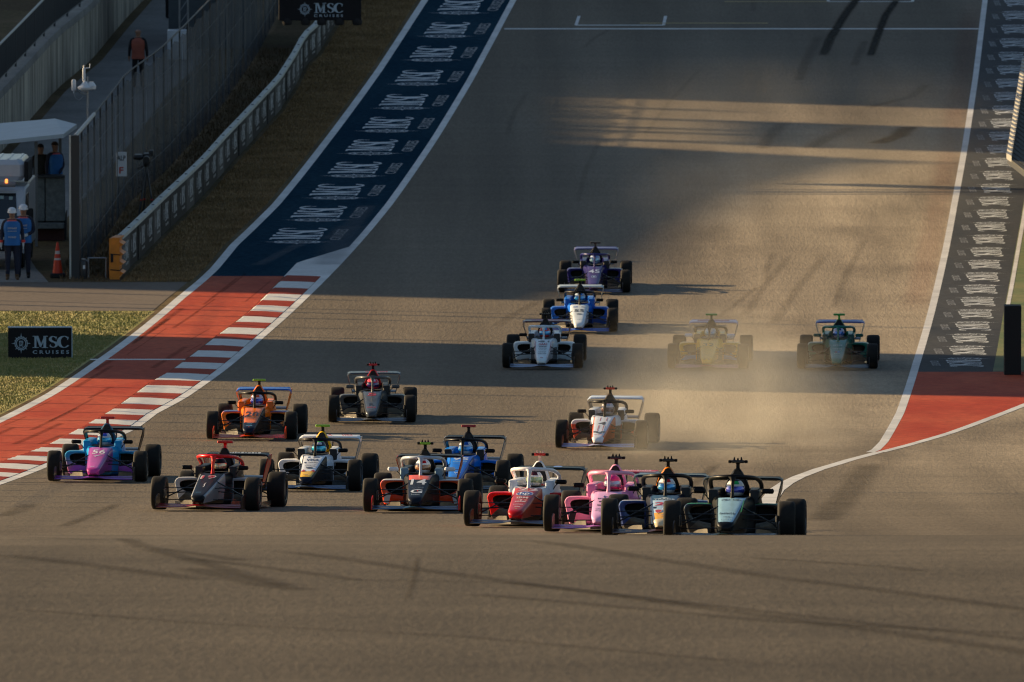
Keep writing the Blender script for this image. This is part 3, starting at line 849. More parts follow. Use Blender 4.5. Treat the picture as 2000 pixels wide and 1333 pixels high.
def racing_helmet():
    mb = MB(); rings = []; n = 24
    for k in range(15):
        a = R(-75 + 165 * k / 14); rr = math.cos(a); z = math.sin(a)
        w = .128 * rr; d = .150 * rr
        if k <= 4: w *= .98; d *= 1.06
        rings.append([(w * math.cos(2 * math.pi * j / n), d * math.sin(2 * math.pi * j / n) - (.012 if k <= 5 else 0), .138 * z) for j in range(n)])
    def mi(i, j):
        if j < 0: return 0
        a = (j + .5) / n * 360
        if i >= 11: return 1
        if 245 < a < 295 and i >= 9: return 2
        return 0
    return mb.loft(rings, mi).mesh('helmet', 60)
def visor_mesh():
    mb = MB(); n = 16; rings = []
    for z in (-.045, -.02, .01, .045):
        a0 = 198; rr = math.sqrt(max(0, 1 - (z / .138) ** 2))
        rings.append([(.1315 * rr * math.cos(R(a0 + (342 - a0) * j / n)), .1555 * rr * math.sin(R(a0 + (342 - a0) * j / n)) - (.006 if z < 0 else 0), z) for j in range(n + 1)])
    o = []
    for i in range(3):
        for j in range(n): o.append((i * (n + 1) + j, i * (n + 1) + j + 1, (i + 1) * (n + 1) + j + 1, (i + 1) * (n + 1) + j))
    mb.add([p for r in rings for p in r], o); return mb.mesh('visor', 80)
DBODY = driver_body(); body_regions(DBODY, lambda c: 0, 1); RHELM = racing_helmet(); VISOR = visor_mesh()
def add_driver(car, L):
    M = Matrix.Translation(car.location) @ car.rotation_euler.to_matrix().to_4x4()
    b = obj('person', DBODY, mat('race_suit', L.get('suit', L['body']), rough=.8)); b.matrix_world = M
    b['label'] = L['driver']; b['category'] = 'person'; b['group'] = 'drivers in the race cars'
    h1, h2, h3, vc = L['helmet']
    h = obj('helmet', RHELM, [paint(h1), paint(h2), paint(h3)], b); h.location = (0, 1.385, .695); h.rotation_euler = (R(4), 0, L.get('headturn', R(4)))
    obj('visor', VISOR, mat('visor_film', vc, rough=.12, coat=1.0, metal=.35), h)
    return b
# ------------------------------------------------------------------ setting: ground sheets
def poly_x(pts, Y):
    """pts: world (X, Y) sorted by Y; linear interpolation, extrapolated at the ends"""
    if Y <= pts[0][1]: a, b = pts[0], pts[1]
    elif Y >= pts[-1][1]: a, b = pts[-2], pts[-1]
    else:
        for a, b in zip(pts, pts[1:]):
            if a[1] <= Y <= b[1]: break
    t = (Y - a[1]) / (b[1] - a[1]) if b[1] != a[1] else 0
    return a[0] + (b[0] - a[0]) * t
def PX(pts): return sorted([(lambda g: (g.x, g.y))(G(x, y)) for x, y in pts], key=lambda p: p[1])
def strip(name, xl, xr, Y0, Y1, off, m, parent=None, **props):
    ys = [Y0] + [float(k) for k in range(math.ceil(Y0 + 1e-4), math.floor(Y1 - 1e-4) + 1)] + [Y1]
    vs = []
    for Y in ys: vs += [(xl(Y), Y, zg(Y) + off), (xr(Y), Y, zg(Y) + off)]
    me = bpy.data.meshes.new(name); me.from_pydata(vs, [], [(2 * i, 2 * i + 1, 2 * i + 3, 2 * i + 2) for i in range(len(ys) - 1)])
    me.materials.append(None)
    return obj(name, me, m, parent, **props)

ASPHALT = ground_mat('asphalt', (.124, .101, .074), (.166, .138, .101), big=.05, fine=14.0, rough=.8, bump=.5, stretch=(1.0, .25, 1), speck=.21, spec=.12, lanes=.22, sunlit_dust=(.33, .275, .20), fstretch=(1, .10, 1))
CORNER = ground_mat('corner_asphalt', (.112, .093, .070), (.172, .144, .108), big=.16, fine=13.0, rough=.8, bump=.5, stretch=(.35, .8, 1), speck=.25, spec=.12, lanes=.14, fstretch=(1, .15, 1), rubbered=(96, 160, .56, .86))  # rubbered makes the surface darker past the crest
DIRT = ground_mat('dry_ground', (.10, .066, .034), (.17, .115, .062), big=.22, fine=7.0, rough=.95, bump=.6, speck=.45, spec=.1, third=(.12, .088, .042))
ROADM = ground_mat('access_asphalt', (.10, .078, .058), (.15, .118, .088), big=.15, fine=8, rough=.8, bump=.4, speck=.3)
BLUEP = ground_mat('blue_paint', (.013, .040, .064), (.026, .060, .084), big=.3, fine=6, rough=.8, bump=.2, stretch=(1, .2, 1), speck=.35, spec=0.0)
BLUE_LIT = ground_mat('sunlit_blue_paint', (.040, .046, .055), (.070, .072, .074), big=.3, fine=6, rough=.7, bump=.2, stretch=(1, .2, 1), speck=.3, spec=.05)  # same blue paint, greyed in its colour to stand for sun glare
REDP = ground_mat('red_paint', (.35, .040, .015), (.46, .085, .036), big=.45, fine=5, rough=.75, bump=.3, stretch=(1, .3, 1), speck=.30, spec=.12)
WHITEP = ground_mat('white_paint', (.50, .50, .49), (.68, .68, .67), big=.5, fine=6, rough=.55, bump=.2, speck=.12)
GREENP = ground_mat('green_paint', (.07, .12, .035), (.17, .17, .06), big=.5, fine=6, rough=.7, bump=.3, stretch=(.4, .8, 1), speck=.35)
CONC = ground_mat('concrete', (.24, .22, .19), (.36, .33, .28), big=.35, fine=6, rough=.85, bump=.3, speck=.2)
PATHM = ground_mat('path_concrete', (.17, .16, .145), (.25, .235, .21), big=.3, fine=6, rough=.85, bump=.3, speck=.25)
RUBM = ground_mat('worn_blue_paint', (.15, .16, .17), (.26, .27, .28), big=.6, fine=3, rough=.6)

# terrain to the horizon
ys = [0] + list(range(40, 521)) + [560, 620, 700, 800, 1000]
xs = [-400, -120, -40, -14, 0, 14, 40, 120, 400]
vs = [(x, y, zg(y)) for y in ys for x in xs]; n = len(xs)
me = bpy.data.meshes.new('ground'); me.from_pydata(vs, [], [(i * n + j, i * n + j + 1, (i + 1) * n + j + 1, (i + 1) * n + j) for i in range(len(ys) - 1) for j in range(n - 1)]); me.materials.append(None)
obj('ground', me, DIRT, kind='structure')

# lines measured on the photograph and laid on the slope
OUT = PX([(0, 822), (100, 770), (192, 708), (278, 645), (352, 583), (395, 548), (418.5, 526), (457, 479.5), (539, 400), (629, 288), (740, 138), (830, 0)])
INN = PX([(0, 945), (96, 908), (262, 836.5), (300, 808), (356, 778), (434, 723), (512, 657), (602, 575), (660, 516.6), (720, 450), (761, 400), (851, 270), (920, 156), (1004, 0)])
KIN = PX([(0, 904), (80, 876), (168, 830), (210, 806), (290, 749), (329, 727), (368, 698), (418.5, 659), (453.6, 633.6), (489, 606), (524, 571), (555, 540)])
RLN = PX([(1536, 943), (1600, 916), (1660, 899), (1710, 880), (1726, 864), (1757.7, 807.7), (1776.6, 754), (1789, 713), (1817.5, 615.5), (1849, 480), (1865, 394), (1885.6, 281), (1905.5, 150), (1924, 0)])
RED = PX([(1940, 722), (1961, 606), (1984.5, 480), (2010, 330), (2062, 0)])
RL2 = PX([(1715, 884), (1767, 870.7), (1849, 847), (1931, 817), (2000, 790), (2200, 712)])
Yb, Yt = G(0, 945).y - 60, 520.0
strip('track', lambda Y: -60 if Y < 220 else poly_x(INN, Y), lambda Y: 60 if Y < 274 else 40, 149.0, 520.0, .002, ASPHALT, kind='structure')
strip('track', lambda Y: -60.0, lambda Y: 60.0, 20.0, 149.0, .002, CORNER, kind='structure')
oX = lambda Y: poly_x(OUT, Y); iX = lambda Y: poly_x(INN, Y); kX = lambda Y: poly_x(KIN, Y)
yB = G(480, 540).y; yE = G(0, 960).y
strip('blue_runoff', oX, iX, yB, 520.0, .004, BLUEP, kind='structure')
strip('red_runoff', lambda Y: oX(Y), lambda Y: kX(Y), yE - 4, yB, .004, REDP, kind='structure')
strip('blue_runoff', lambda Y: poly_x(RLN, Y), lambda Y: poly_x(RED, Y), G(1900, 727).y, 520.0, .004, BLUE_LIT, kind='structure')
strip('red_runoff', lambda Y: poly_x(RLN, Y), lambda Y: min(15.0, poly_x(RL2, Y)), G(1715, 884).y, G(1900, 727).y, .004, REDP, kind='structure')
# white edge lines
strip('road_line', lambda Y: oX(Y) - .11, lambda Y: oX(Y) + .11, yE - 4, 520, .006, WHITEP, kind='structure')
strip('road_line', lambda Y: iX(Y) - .12, lambda Y: iX(Y) + .08, yE - 4, 520, .006, WHITEP, kind='structure')
yj = G(1536, 943).y
strip('road_line', lambda Y: poly_x(RLN, Y) - .085, lambda Y: poly_x(RLN, Y) + .085, G(1700, 884).y, 520, .006, WHITEP, kind='structure')
strip('road_line', lambda Y: poly_x(RL2, Y) - .04, lambda Y: poly_x(RL2, Y) + .08 + .5 * .12 * (1), G(1715, 884).y, G(2100, 751).y, .007, WHITEP, kind='structure')
def ribbon(name, pts, w, off, m, n=10, **props):
    """a painted line along any ground polyline (world points), w metres wide"""
    P = []
    for a, b in zip(pts, pts[1:]):
        for k in range(n): P.append((a[0] + (b[0] - a[0]) * k / n, a[1] + (b[1] - a[1]) * k / n))
    P.append((pts[-1][0], pts[-1][1])); vs = []
    for i, p in enumerate(P):
        a, b = P[max(i - 1, 0)], P[min(i + 1, len(P) - 1)]
        tx, ty = b[0] - a[0], b[1] - a[1]; l = math.hypot(tx, ty); ww = w(i / (len(P) - 1)) if callable(w) else w
        nx, ny = -ty / l * ww / 2, tx / l * ww / 2
        for q in ((p[0] + nx, p[1] + ny), (p[0] - nx, p[1] - ny)): vs.append((q[0], q[1], zg(q[1]) + off))
    me = bpy.data.meshes.new(name); me.from_pydata(vs, [], [(2 * i, 2 * i + 1, 2 * i + 3, 2 * i + 2) for i in range(len(P) - 1)]); me.materials.append(None)
    return obj(name, me, m, **props)
gx = lambda *p: [(lambda g: (g.x, g.y))(G(x, y)) for x, y in p]
ribbon('road_line', gx((1716, 884), (1660, 899), (1600, 917), (1560, 932), (1536, 944), (1516, 958), (1500, 980), (1488, 1010)), lambda t: .19 + .12 * t, .006, WHITEP, kind='structure')
# start line, grid boxes, cross lines
L = gx((985, 57), (1910, 54))
strip('road_line', lambda Y: L[0][0], lambda Y: L[1][0], L[0][1] - .22, L[0][1] + .22, .006, WHITEP, kind='structure')
YELP = ground_mat('yellow_paint', (.35, .24, .05), (.5, .36, .1), big=.5, fine=6, rough=.6)
def cross(x0, x1, y, w, m, off=.008):
    a = G(x0, y); b = G(x1, y)
    strip('road_line', lambda Y: a.x, lambda Y: b.x, a.y - w / 2, a.y + w / 2, off, m, kind='structure')
def gridbox(x0, x1, y, up_to):
    cross(x0, x1, y, .30, WHITEP)
    for x, x2 in ((x0, x0 + 6), (x1, x1 + 4)):
        ribbon('road_line', gx((x, y), (x2, up_to)), .10, .008, WHITEP, kind='structure')
gridbox(1125, 1296, 50, 32); gridbox(1617, 1782, 4, -14)
cross(1250, 1500, 46, .25, YELP); cross(1415, 1620, 4, .25, YELP)
cross(176, 362, 703, .42, WHITEP, .007)
# white patch and kerb blocks
q = gx((555, 540), (633, 540), (688, 482), (682, 482), (577, 514.6))
INb = lambda y: G(0, y).y
vs = []
def kerb_left(Y): return kX(Y)
strip('road_marking', lambda Y: max(kX(Y), poly_x([(G(555, 540).x, G(555, 540).y), (G(577, 514.6).x, G(577, 514.6).y), (G(684, 482).x, G(684, 482).y)], Y)), lambda Y: iX(Y) - .12, G(0, 541).y, G(0, 482).y, .006, WHITEP, kind='structure')
kerb = empty('kerb', (0, 0, 0), kind='structure')
KR = mat('kerb_red', (.30, .034, .014), spec=.1, rough=.75, var=.22, scale=5, bump=.3); KW = mat('kerb_white', (.62, .62, .60), rough=.6, var=.15, scale=5, bump=.3)
wb = [(552.5, 565), (577, 589.5), (600.5, 611.4), (622, 632), (643, 655), (666, 678.5), (688, 700), (711, 722.6), (733, 745.6), (756, 770), (781, 792.5), (802, 812.5), (822.6, 832), (843, 853.5), (862, 872), (879, 887), (894, 903), (910, 919), (926, 933)]
ed = [541.0]
for a, b in wb: ed += [a, b]
ed.append(947.0)
for i in range(len(ed) - 1):
    Ya, Yc = G(0, ed[i]).y, G(0, ed[i + 1]).y      # far, near
    mb = MB(); rings = []; nn = max(2, int((Ya - Yc) / .35))
    for k in range(nn + 1):
        Y = Yc + (Ya - Yc) * k / nn; l = kX(Y) + .02; r = iX(Y) - .13
        if r - l < .1: r = l + .1
        z = zg(Y)
        # the serrated kerb: a shallow saw-tooth ramp falling towards the track
        h = .018 + (.012 if k % 2 else .0)
        rings.append([(l, Y, z + .004), (l + .06, Y, z + h + .02), (l + (r - l) * .5, Y, z + h + .012), (r, Y, z + .012), (r, Y, z + .003)])
    mb.loft(rings)
    obj('kerb_block', mb.mesh('kerb_block', 20), KR if i % 2 == 0 else KW, kerb)

# lettering painted on the run-off strips: reads away from the camera
def ground_print(name, key, x0, x1, y0, y1, off, m, skew=0.0, flip=1):
    """key's text runs from (y1) to (y0) rows, its tops towards the left; x range in pixels at the middle row"""
    ym = (y0 + y1) / 2; a = G(x0, ym); b = G(x1, ym); Ya, Yb2 = G(0, y1).y, G(0, y0).y
    v, f = shape2d(key); mb = MB(); cx = (a.x + b.x) / 2; w = b.x - a.x; sk = skew
    vs = []
    for tx, ty in v:
        Y = (Ya + Yb2) / 2 + flip * tx * (Yb2 - Ya)
        vs.append((cx - flip * ty * w + sk * (Y - (Ya + Yb2) / 2), Y, zg(Y) + off))
    mb.add(vs, f)
    return obj(name, mb.mesh(name, 0), m, kind='structure')
LETP = ground_mat('letter_paint', (.44, .48, .50), (.60, .63, .64), big=.8, fine=4, rough=.6, speck=.3)
rows = [(10, 808, 1215 + .0, 1470), (55, 0, 0, 0)]
blocks = [(-34, 882, 962), (10, 860, 941), (55.5, 834, 915), (102, 806, 889), (149, 777, 863), (196, 746, 833), (240.6, 714, 805), (284.6, 681, 774), (328.4, 647, 742), (371.5, 611, 708), (414.5, 575, 673.5), (457.5, 534, 635)]
for yc, xa, xb in blocks:
    sk = -.055
    h = 22
    ground_print('road_lettering', '@msc', xa + 2, xb - 2, yc - h * .5, yc + h * .5, .007, LETP, .05)
    ground_print('road_lettering', '@sun', xa - 24, xb + 16, yc + h * .5 + 1, yc + h * .5 + 9, .007, LETP, .0)
    ground_print('road_lettering', 'CRUISES', xb + 16, xb + 38, yc - 9, yc + 12, .007, RUBM, .05)
# right strip
t = 0
yy = 702.0
while yy > -30:
    g = G(0, yy); xl = poly_x(RLN, g.y); sc = proj(g)[2] / F
    xp = lambda X: 1000 + X / sc
    ground_print('road_lettering', '@msc', xp(xl + .66), xp(xl + 1.42), yy + 2.0, yy + 15.5, .007, LETP, 0, -1)
    ground_print('road_lettering', '@sun', xp(xl + .45), xp(xl + 1.62), yy - 3.2, yy + 2.2, .007, LETP, 0, -1)
    ground_print('road_lettering', 'CRUISES', xp(xl + .29), xp(xl + .48), yy + 3.5, yy + 13.5, .007, RUBM, 0, -1)
    yy -= 23.5 + 3.5 * (702 - yy) / 702

# ------------------------------------------------------------------ skid marks: thin sheets of rubber with ragged edges
def skid_mat(name, c, fac, scale):
    m = bpy.data.materials.new(name); m.use_nodes = True
    n = m.node_tree.nodes; Lk = m.node_tree.links; b = n['Principled BSDF']
    b.inputs['Base Color'].default_value = (*c, 1); b.inputs['Roughness'].default_value = .8; b.inputs['Specular IOR Level'].default_value = .05
    geo = n.new('ShaderNodeNewGeometry'); nz = n.new('ShaderNodeTexNoise'); nz.inputs['Scale'].default_value = scale; nz.inputs['Detail'].default_value = 6
    uv = n.new('ShaderNodeUVMap'); sp = n.new('ShaderNodeSeparateXYZ'); Lk.new(uv.outputs[0], sp.inputs[0])
    Lk.new(geo.outputs['Position'], nz.inputs['Vector'])
    def ramp(src, p):    # soft fall-off across and along the mark
        a = n.new('ShaderNodeMath'); a.operation = 'SUBTRACT'; a.inputs[1].default_value = .5; Lk.new(src, a.inputs[0])
        bq = n.new('ShaderNodeMath'); bq.operation = 'ABSOLUTE'; Lk.new(a.outputs[0], bq.inputs[0])
        cq = n.new('ShaderNodeMapRange'); cq.inputs['From Min'].default_value = .5; cq.inputs['From Max'].default_value = p; cq.interpolation_type = 'SMOOTHSTEP'; Lk.new(bq.outputs[0], cq.inputs['Value'])
        return cq.outputs[0]
    r1, r2 = ramp(sp.outputs[0], .1), ramp(sp.outputs[1], .44)
    mr = n.new('ShaderNodeMapRange'); mr.inputs['From Min'].default_value = .25; mr.inputs['From Max'].default_value = .75; mr.inputs['To Min'].default_value = fac * .7; mr.inputs['To Max'].default_value = fac * 1.2
    Lk.new(nz.outputs['Fac'], mr.inputs['Value'])
    x1 = n.new('ShaderNodeMath'); x1.operation = 'MULTIPLY'; Lk.new(r1, x1.inputs[0]); Lk.new(r2, x1.inputs[1])
    x2 = n.new('ShaderNodeMath'); x2.operation = 'MULTIPLY'; x2.use_clamp = True; Lk.new(x1.outputs[0], x2.inputs[0]); Lk.new(mr.outputs[0], x2.inputs[1])
    Lk.new(x2.outputs[0], b.inputs['Alpha'])
    return m
SKT = skid_mat('dark_rubber_mark', (.010, .009, .008), .95, 1.2); SKF = skid_mat('old_rubber_mark', (.05, .043, .036), .14, .8); SKD = skid_mat('rubber_mark', (.02, .018, .016), .78, 1.2); SKL = skid_mat('faint_rubber_mark', (.035, .03, .025), .24, .7); SKP = skid_mat('scuff_on_paint', (.16, .18, .20), .26, .8)
def skid(pts, w, m, off=.009):
    n = 12; P = []
    for a, b in zip(pts, pts[1:]):
        for k in range(n): P.append((a[0] + (b[0] - a[0]) * k / n, a[1] + (b[1] - a[1]) * k / n))
    P.append(pts[-1]); vs = []; uvs = []
    for i, p in enumerate(P):
        a, b = P[max(i - 1, 0)], P[min(i + 1, len(P) - 1)]; tx, ty = b[0] - a[0], b[1] - a[1]; l = math.hypot(tx, ty) or 1
        for s in (1, -1):
            q = (p[0] - ty / l * w / 2 * s, p[1] + tx / l * w / 2 * s); vs.append((q[0], q[1], zg(q[1]) + off)); uvs.append(((1 + s) / 2, i / (len(P) - 1)))
    me = bpy.data.meshes.new('skid_mark'); me.from_pydata(vs, [], [(2 * i, 2 * i + 1, 2 * i + 3, 2 * i + 2) for i in range(len(P) - 1)]); me.materials.append(None)
    ul = me.uv_layers.new(name='UVMap')
    for lp in me.loops: ul.data[lp.index].uv = uvs[lp.vertex_index]
    o = obj('skid_mark', me, m, kind='structure'); return o
for p, w, m in ((((1680, -20), (1672, 0), (1650, 30), (1622, 75), (1606, 112)), .42, SKT), (((1752, 0), (1730, 30), (1712, 75), (1699, 112)), .36, SKT), (((1600, 70), (1575, 120), (1560, 160)), .5, SKL), (((1690, 80), (1668, 130)), .4, SKL),
                (((1775, 248), (1755, 266), (1710, 282)), .8, SKD), (((1530, 240), (1500, 270), (1488, 292)), .6, SKL), (((1660, 250), (1620, 268), (1580, 290)), .7, SKL),
                (((1610, 500), (1560, 560), (1508, 635)), .35, SKF), (((1480, 560), (1430, 600), (1375, 640)), .22, SKF), (((1810, 165), (1780, 190), (1690, 212)), .5, SKL),
                (((1400, 905), (1300, 985), (1100, 1030)), .3, SKL), (((60, 985), (30, 1000), (0, 1010)), .5, SKL), (((1700, 905), (1660, 960), (1600, 1020)), .8, SKL),
                (((230, 985), (170, 1010), (120, 1030)), .3, SKL), (((1070, 690), (1000, 715)), .4, SKL)):
    skid(gx(*p), w, m)
gn = lambda *p: [(lambda g: (g.x, g.y))(GN(x, y)) for x, y in p]
for p, w, m in ((((235, 1052), (280, 1070), (430, 1090), (470, 1097)), .35, SKL), (((280, 1072), (460, 1120), (570, 1148)), .35, SKL), (((520, 1075), (800, 1112), (1010, 1140), (1420, 1195), (2000, 1275), (2300, 1318)), .42, SKL),
                (((1010, 1055), (1250, 1090), (1500, 1128), (1800, 1165), (2000, 1192), (2300, 1235)), .42, SKL), (((300, 1085), (700, 1135), (1000, 1140), (1300, 1175), (1700, 1220), (2000, 1250), (2300, 1285)), .34, SKL),
                (((360, 1110), (520, 1145), (600, 1155)), .5, SKL), (((815, 1090), (812, 1115), (805, 1145), (795, 1175)), .08, SKL), (((0, 1190), (400, 1220), (900, 1245), (1500, 1300)), .25, SKL), (((0, 1085), (250, 1115), (400, 1135)), .5, SKL),
                (((900, 1160), (1500, 1215), (2000, 1240)), .4, SKL), (((1450, 1090), (1750, 1110), (1800, 1118)), .35, SKL), (((0, 1050), (200, 1056)), .4, SKL)):
    skid(gn(*p), w, m)
for p, w in ((((640, 520), (660, 480), (690, 440)), 1.2), (((500, 520), (560, 490), (600, 470)), .5), (((720, 400), (690, 440), (640, 470)), .8)):
    skid(gx(*p), w, SKP)

TINT = skid_mat('red_overspray', (.30, .07, .04), .11, .5)
skid([(x - .42, y) for x, y in RLN if y > 283] , .95, TINT, .0035)
SKR = skid_mat('rubber_on_kerb', (.10, .025, .014), .30, 2.0)
rs_ = random.Random(5)
for k in range(26):
    Y = rs_.uniform(226, 306); L_ = rs_.uniform(3, 11); u = rs_.uniform(.08, .92); w_ = rs_.uniform(.05, .22)
    skid([(oX(y) * (1 - u) + kX(y) * u + .05 * j, y) for j, y in enumerate((Y, Y + L_ / 2, Y + L_))], w_, SKR, .0055)
for k in range(9):
    Y = rs_.uniform(232, 410); L_ = rs_.uniform(8, 26); x0 = rs_.uniform(-3.5, 8); s_ = rs_.uniform(-.04, .09)
    skid([(x0 + s_ * t_ * L_ / 2 + .1 * t_ * t_, Y + t_ * L_ / 2) for t_ in (0, 1, 2)], rs_.uniform(.2, .4), SKF, .0045 + .0001 * k)

# ------------------------------------------------------------------ access road, concrete path, grass
yr0, yr1 = G(0, 608).y, G(0, 552).y
strip('access_road', lambda Y: -60, lambda Y: oX(Y) - .3, yr0, yr1, .006, ROADM, kind='structure')
pth = gx((0, 556), (95, 549), (75, 530), (60, 505), (0, 490))
strip('path', lambda Y: -60.0, lambda Y: poly_x(PX([(92, 549), (86, 542), (70, 525), (58, 505), (30, 470), (20, 440)]), Y), yr1 + .02, G(0, 440).y, .007, PATHM, kind='structure')
strip('service_road', lambda Y: poly_x(PX([(58.5, 236), (109, 178), (179.4, 119), (230, 57), (260, 23)]), Y) + .3, lambda Y: poly_x(PX([(58.5, 236), (109, 178), (179.4, 119), (230, 57), (260, 23)]), Y) + 3.4, G(0, 430).y, 520, .006, PATHM, kind='structure')

def grass(name, mask, n, h, cols, Xr, Yr):
    m = bpy.data.materials.new('grass_blades'); m.use_nodes = True
    nn = m.node_tree.nodes; Lk = m.node_tree.links; b = nn['Principled BSDF']; b.inputs['Roughness'].default_value = .7
    geo = nn.new('ShaderNodeNewGeometry'); nz = nn.new('ShaderNodeTexNoise'); nz.inputs['Scale'].default_value = .9; nz.inputs['Detail'].default_value = 6
    Lk.new(geo.outputs['Position'], nz.inputs['Vector'])
    rr = nn.new('ShaderNodeMath'); rr.operation = 'MULTIPLY_ADD'; rr.inputs[1].default_value = .35; Lk.new(geo.outputs['Random Per Island'], rr.inputs[0]); Lk.new(nz.outputs['Fac'], rr.inputs[2])
    r = nn.new('ShaderNodeValToRGB'); r.color_ramp.elements[0].position = .42; r.color_ramp.elements[1].position = .92
    r.color_ramp.elements[0].color = (*cols[0], 1); r.color_ramp.elements[1].color = (*cols[2], 1); e = r.color_ramp.elements.new(.66); e.color = (*cols[1], 1)
    Lk.new(rr.outputs[0], r.inputs['Fac']); Lk.new(r.outputs[0], b.inputs['Base Color'])
    vs = []; fs = []; rnd = random.Random(len(name) + n)
    k = 0
    while k < n:
        x, y = rnd.uniform(*Xr), rnd.uniform(*Yr)
        if not mask(x, y): n -= 0 if rnd.random() > .02 else 1; continue
        a = rnd.random() * 6.283; w = .009 + .011 * rnd.random(); hh = h * (.5 + rnd.random()); l = hh * .7 * rnd.random(); z = zg(y); o = len(vs); c, s = math.cos(a), math.sin(a); b2 = rnd.random() * 6.283
        vs += [(x - c * w, y - s * w, z), (x + c * w, y + s * w, z), (x + math.cos(b2) * l, y + math.sin(b2) * l, z + hh)]; fs.append((o, o + 1, o + 2)); k += 1
    me = bpy.data.meshes.new(name); me.from_pydata(vs, [], fs); me.materials.append(None)
    return obj(name, me, m, kind='stuff')
LX = G(0, 720).x - 2.5
LAWN = ground_mat('lawn', (.26, .26, .08), (.40, .33, .14), big=.7, fine=9, rough=.9, bump=.5, speck=.4, spec=.1)
strip('lawn', lambda Y: -60.0, lambda Y: oX(Y) - .24, G(0, 850).y, yr0, .0015, LAWN, kind='structure')
grass('grass', lambda x, y: x < oX(y) - .30, 70000, .032, ((.15, .17, .045), (.22, .22, .065), (.32, .26, .11)), (-13.2, -6.3), (G(0, 840).y, yr0 - .3))
WALLX = PX([(234, 542), (318.5, 458), (399, 380), (441, 331), (507.5, 259), (546, 216), (577.5, 165), (595, 130), (619.5, 108), (660, 40), (700, -40)])
grass('grass', lambda x, y: poly_x(WALLX, y) + .15 < x < oX(y) - .25, 95000, .05, ((.17, .10, .036), (.27, .165, .065), (.38, .24, .11)), (-10.5, -2.2), (yr1 + .2, 425.0))
grass('grass', lambda x, y: -11.3 + (y - 306) * .02 < x < poly_x(WALLX, y) - .1 and (x > -11.0 or y > 312), 16000, .09, ((.07, .045, .018), (.12, .075, .03), (.18, .11, .05)), (-11.3, -6.3), (yr1 + .2, 395.0))
# ------------------------------------------------------------------ guard wall with panels along the grass verge
STEEL = mat('galvanised_steel', (.30, .31, .32), rough=.45, metal=.6, var=.2, scale=3)
DSTEEL = mat('dark_steel', (.06, .065, .07), rough=.5, metal=.5)
ORP = mat('orange_plastic', (.72, .22, .016), rough=.5, var=.2, scale=4)
BOARD = mat('black_board', (.010, .010, .013), rough=.6, spec=.2, var=.15)
RAILW = mat('pale_rail', (.52, .52, .46), rough=.6, var=.2, scale=2)
LETW = mat('pale_lettering', (.62, .62, .60), rough=.6)
LETB = mat('pale_blue_lettering', (.36, .46, .55), rough=.5)
WHITEM = mat('white_metal', (.68, .69, .70), rough=.4, coat=.3, var=.06)
PLANKC = mat('wall_panel', (.035, .034, .034), rough=.6, var=.25, scale=2)

wx = lambda Y: poly_x(WALLX, Y)
Yw = G(236, 541).y
wall = empty('guard_wall', (wx(Yw), Yw, zg(Yw)), label='long low guard wall with pale top rail and repeated white lettering along the verge', category='barrier')
def local(root, mb):
    l = root.location; mb.v = [(a - l.x, b - l.y, c - l.z) for a, b, c in mb.v]; return mb
def wall_axes(Y, L):
    a = Vector((wx(Y), Y, zg(Y))); b = Vector((wx(Y + L), Y + L, zg(Y + L))); t = (b - a).normalized(); nrm = Vector((t.y, -t.x, 0)).normalized()
    return a, b, t, nrm
Y = Yw; k = 0
while Y < 432:
    L = 2.9; a, b, t, nr = wall_axes(Y, L); upv = Vector((0, 0, 1))
    mb = MB(); e = t * .02
    rnd = random.Random(k)
    j = nr * rnd.uniform(-.012, .012)
    base = [(a + e + j - nr * .03), (b - e + j - nr * .03), (b - e + j + nr * .03), (a + e + j + nr * .03)]
    mb.loft([[p + upv * .02 for p in base], [p + upv * .90 for p in base]])
    pn = obj('panel', local(wall, mb).mesh('panel', 0), BOARD if k % 4 else PLANKC, wall); pn.location = (0, 0, 0)
    M = Matrix((( t.x, 0, nr.x, 0), (t.y, 0, nr.y, 0), (t.z, 1, 0, 0), (0, 0, 0, 1)))
    mid = (a + b) / 2 + nr * .034 + upv * .48 + j - wall.location
    M = Matrix.Translation(mid) @ M
    board_print('lettering', [('@msc', .25, .07, 1.15, .46, 0), ('@sun', -.72, .05, .40, .44, 0), ('CRUISES', .25, -.26, 1.0, .06, 0)], M, LETW, pn, .002)
    mb = MB(); mb.loft([[p + upv * z for p in (a - nr * .09, b - nr * .09, b + nr * .06, a + nr * .06)] for z in (.91, 1.0)])
    rl = obj('top_rail', local(wall, mb).mesh('top_rail', 0), RAILW, wall)
    mb = MB(); mb.box(a - nr * .10 + upv * .48, (.10, .10, .96)); obj('post', local(wall, mb).mesh('post', 0), DSTEEL, wall)
    mb = MB(); mb.box(a + t * .25 + upv * 1.006 - nr * .01, (.07, .07, .02)); obj('bolt', local(wall, mb).mesh('bolt', 0), DSTEEL, rl)
    Y += L * t.y; k += 1
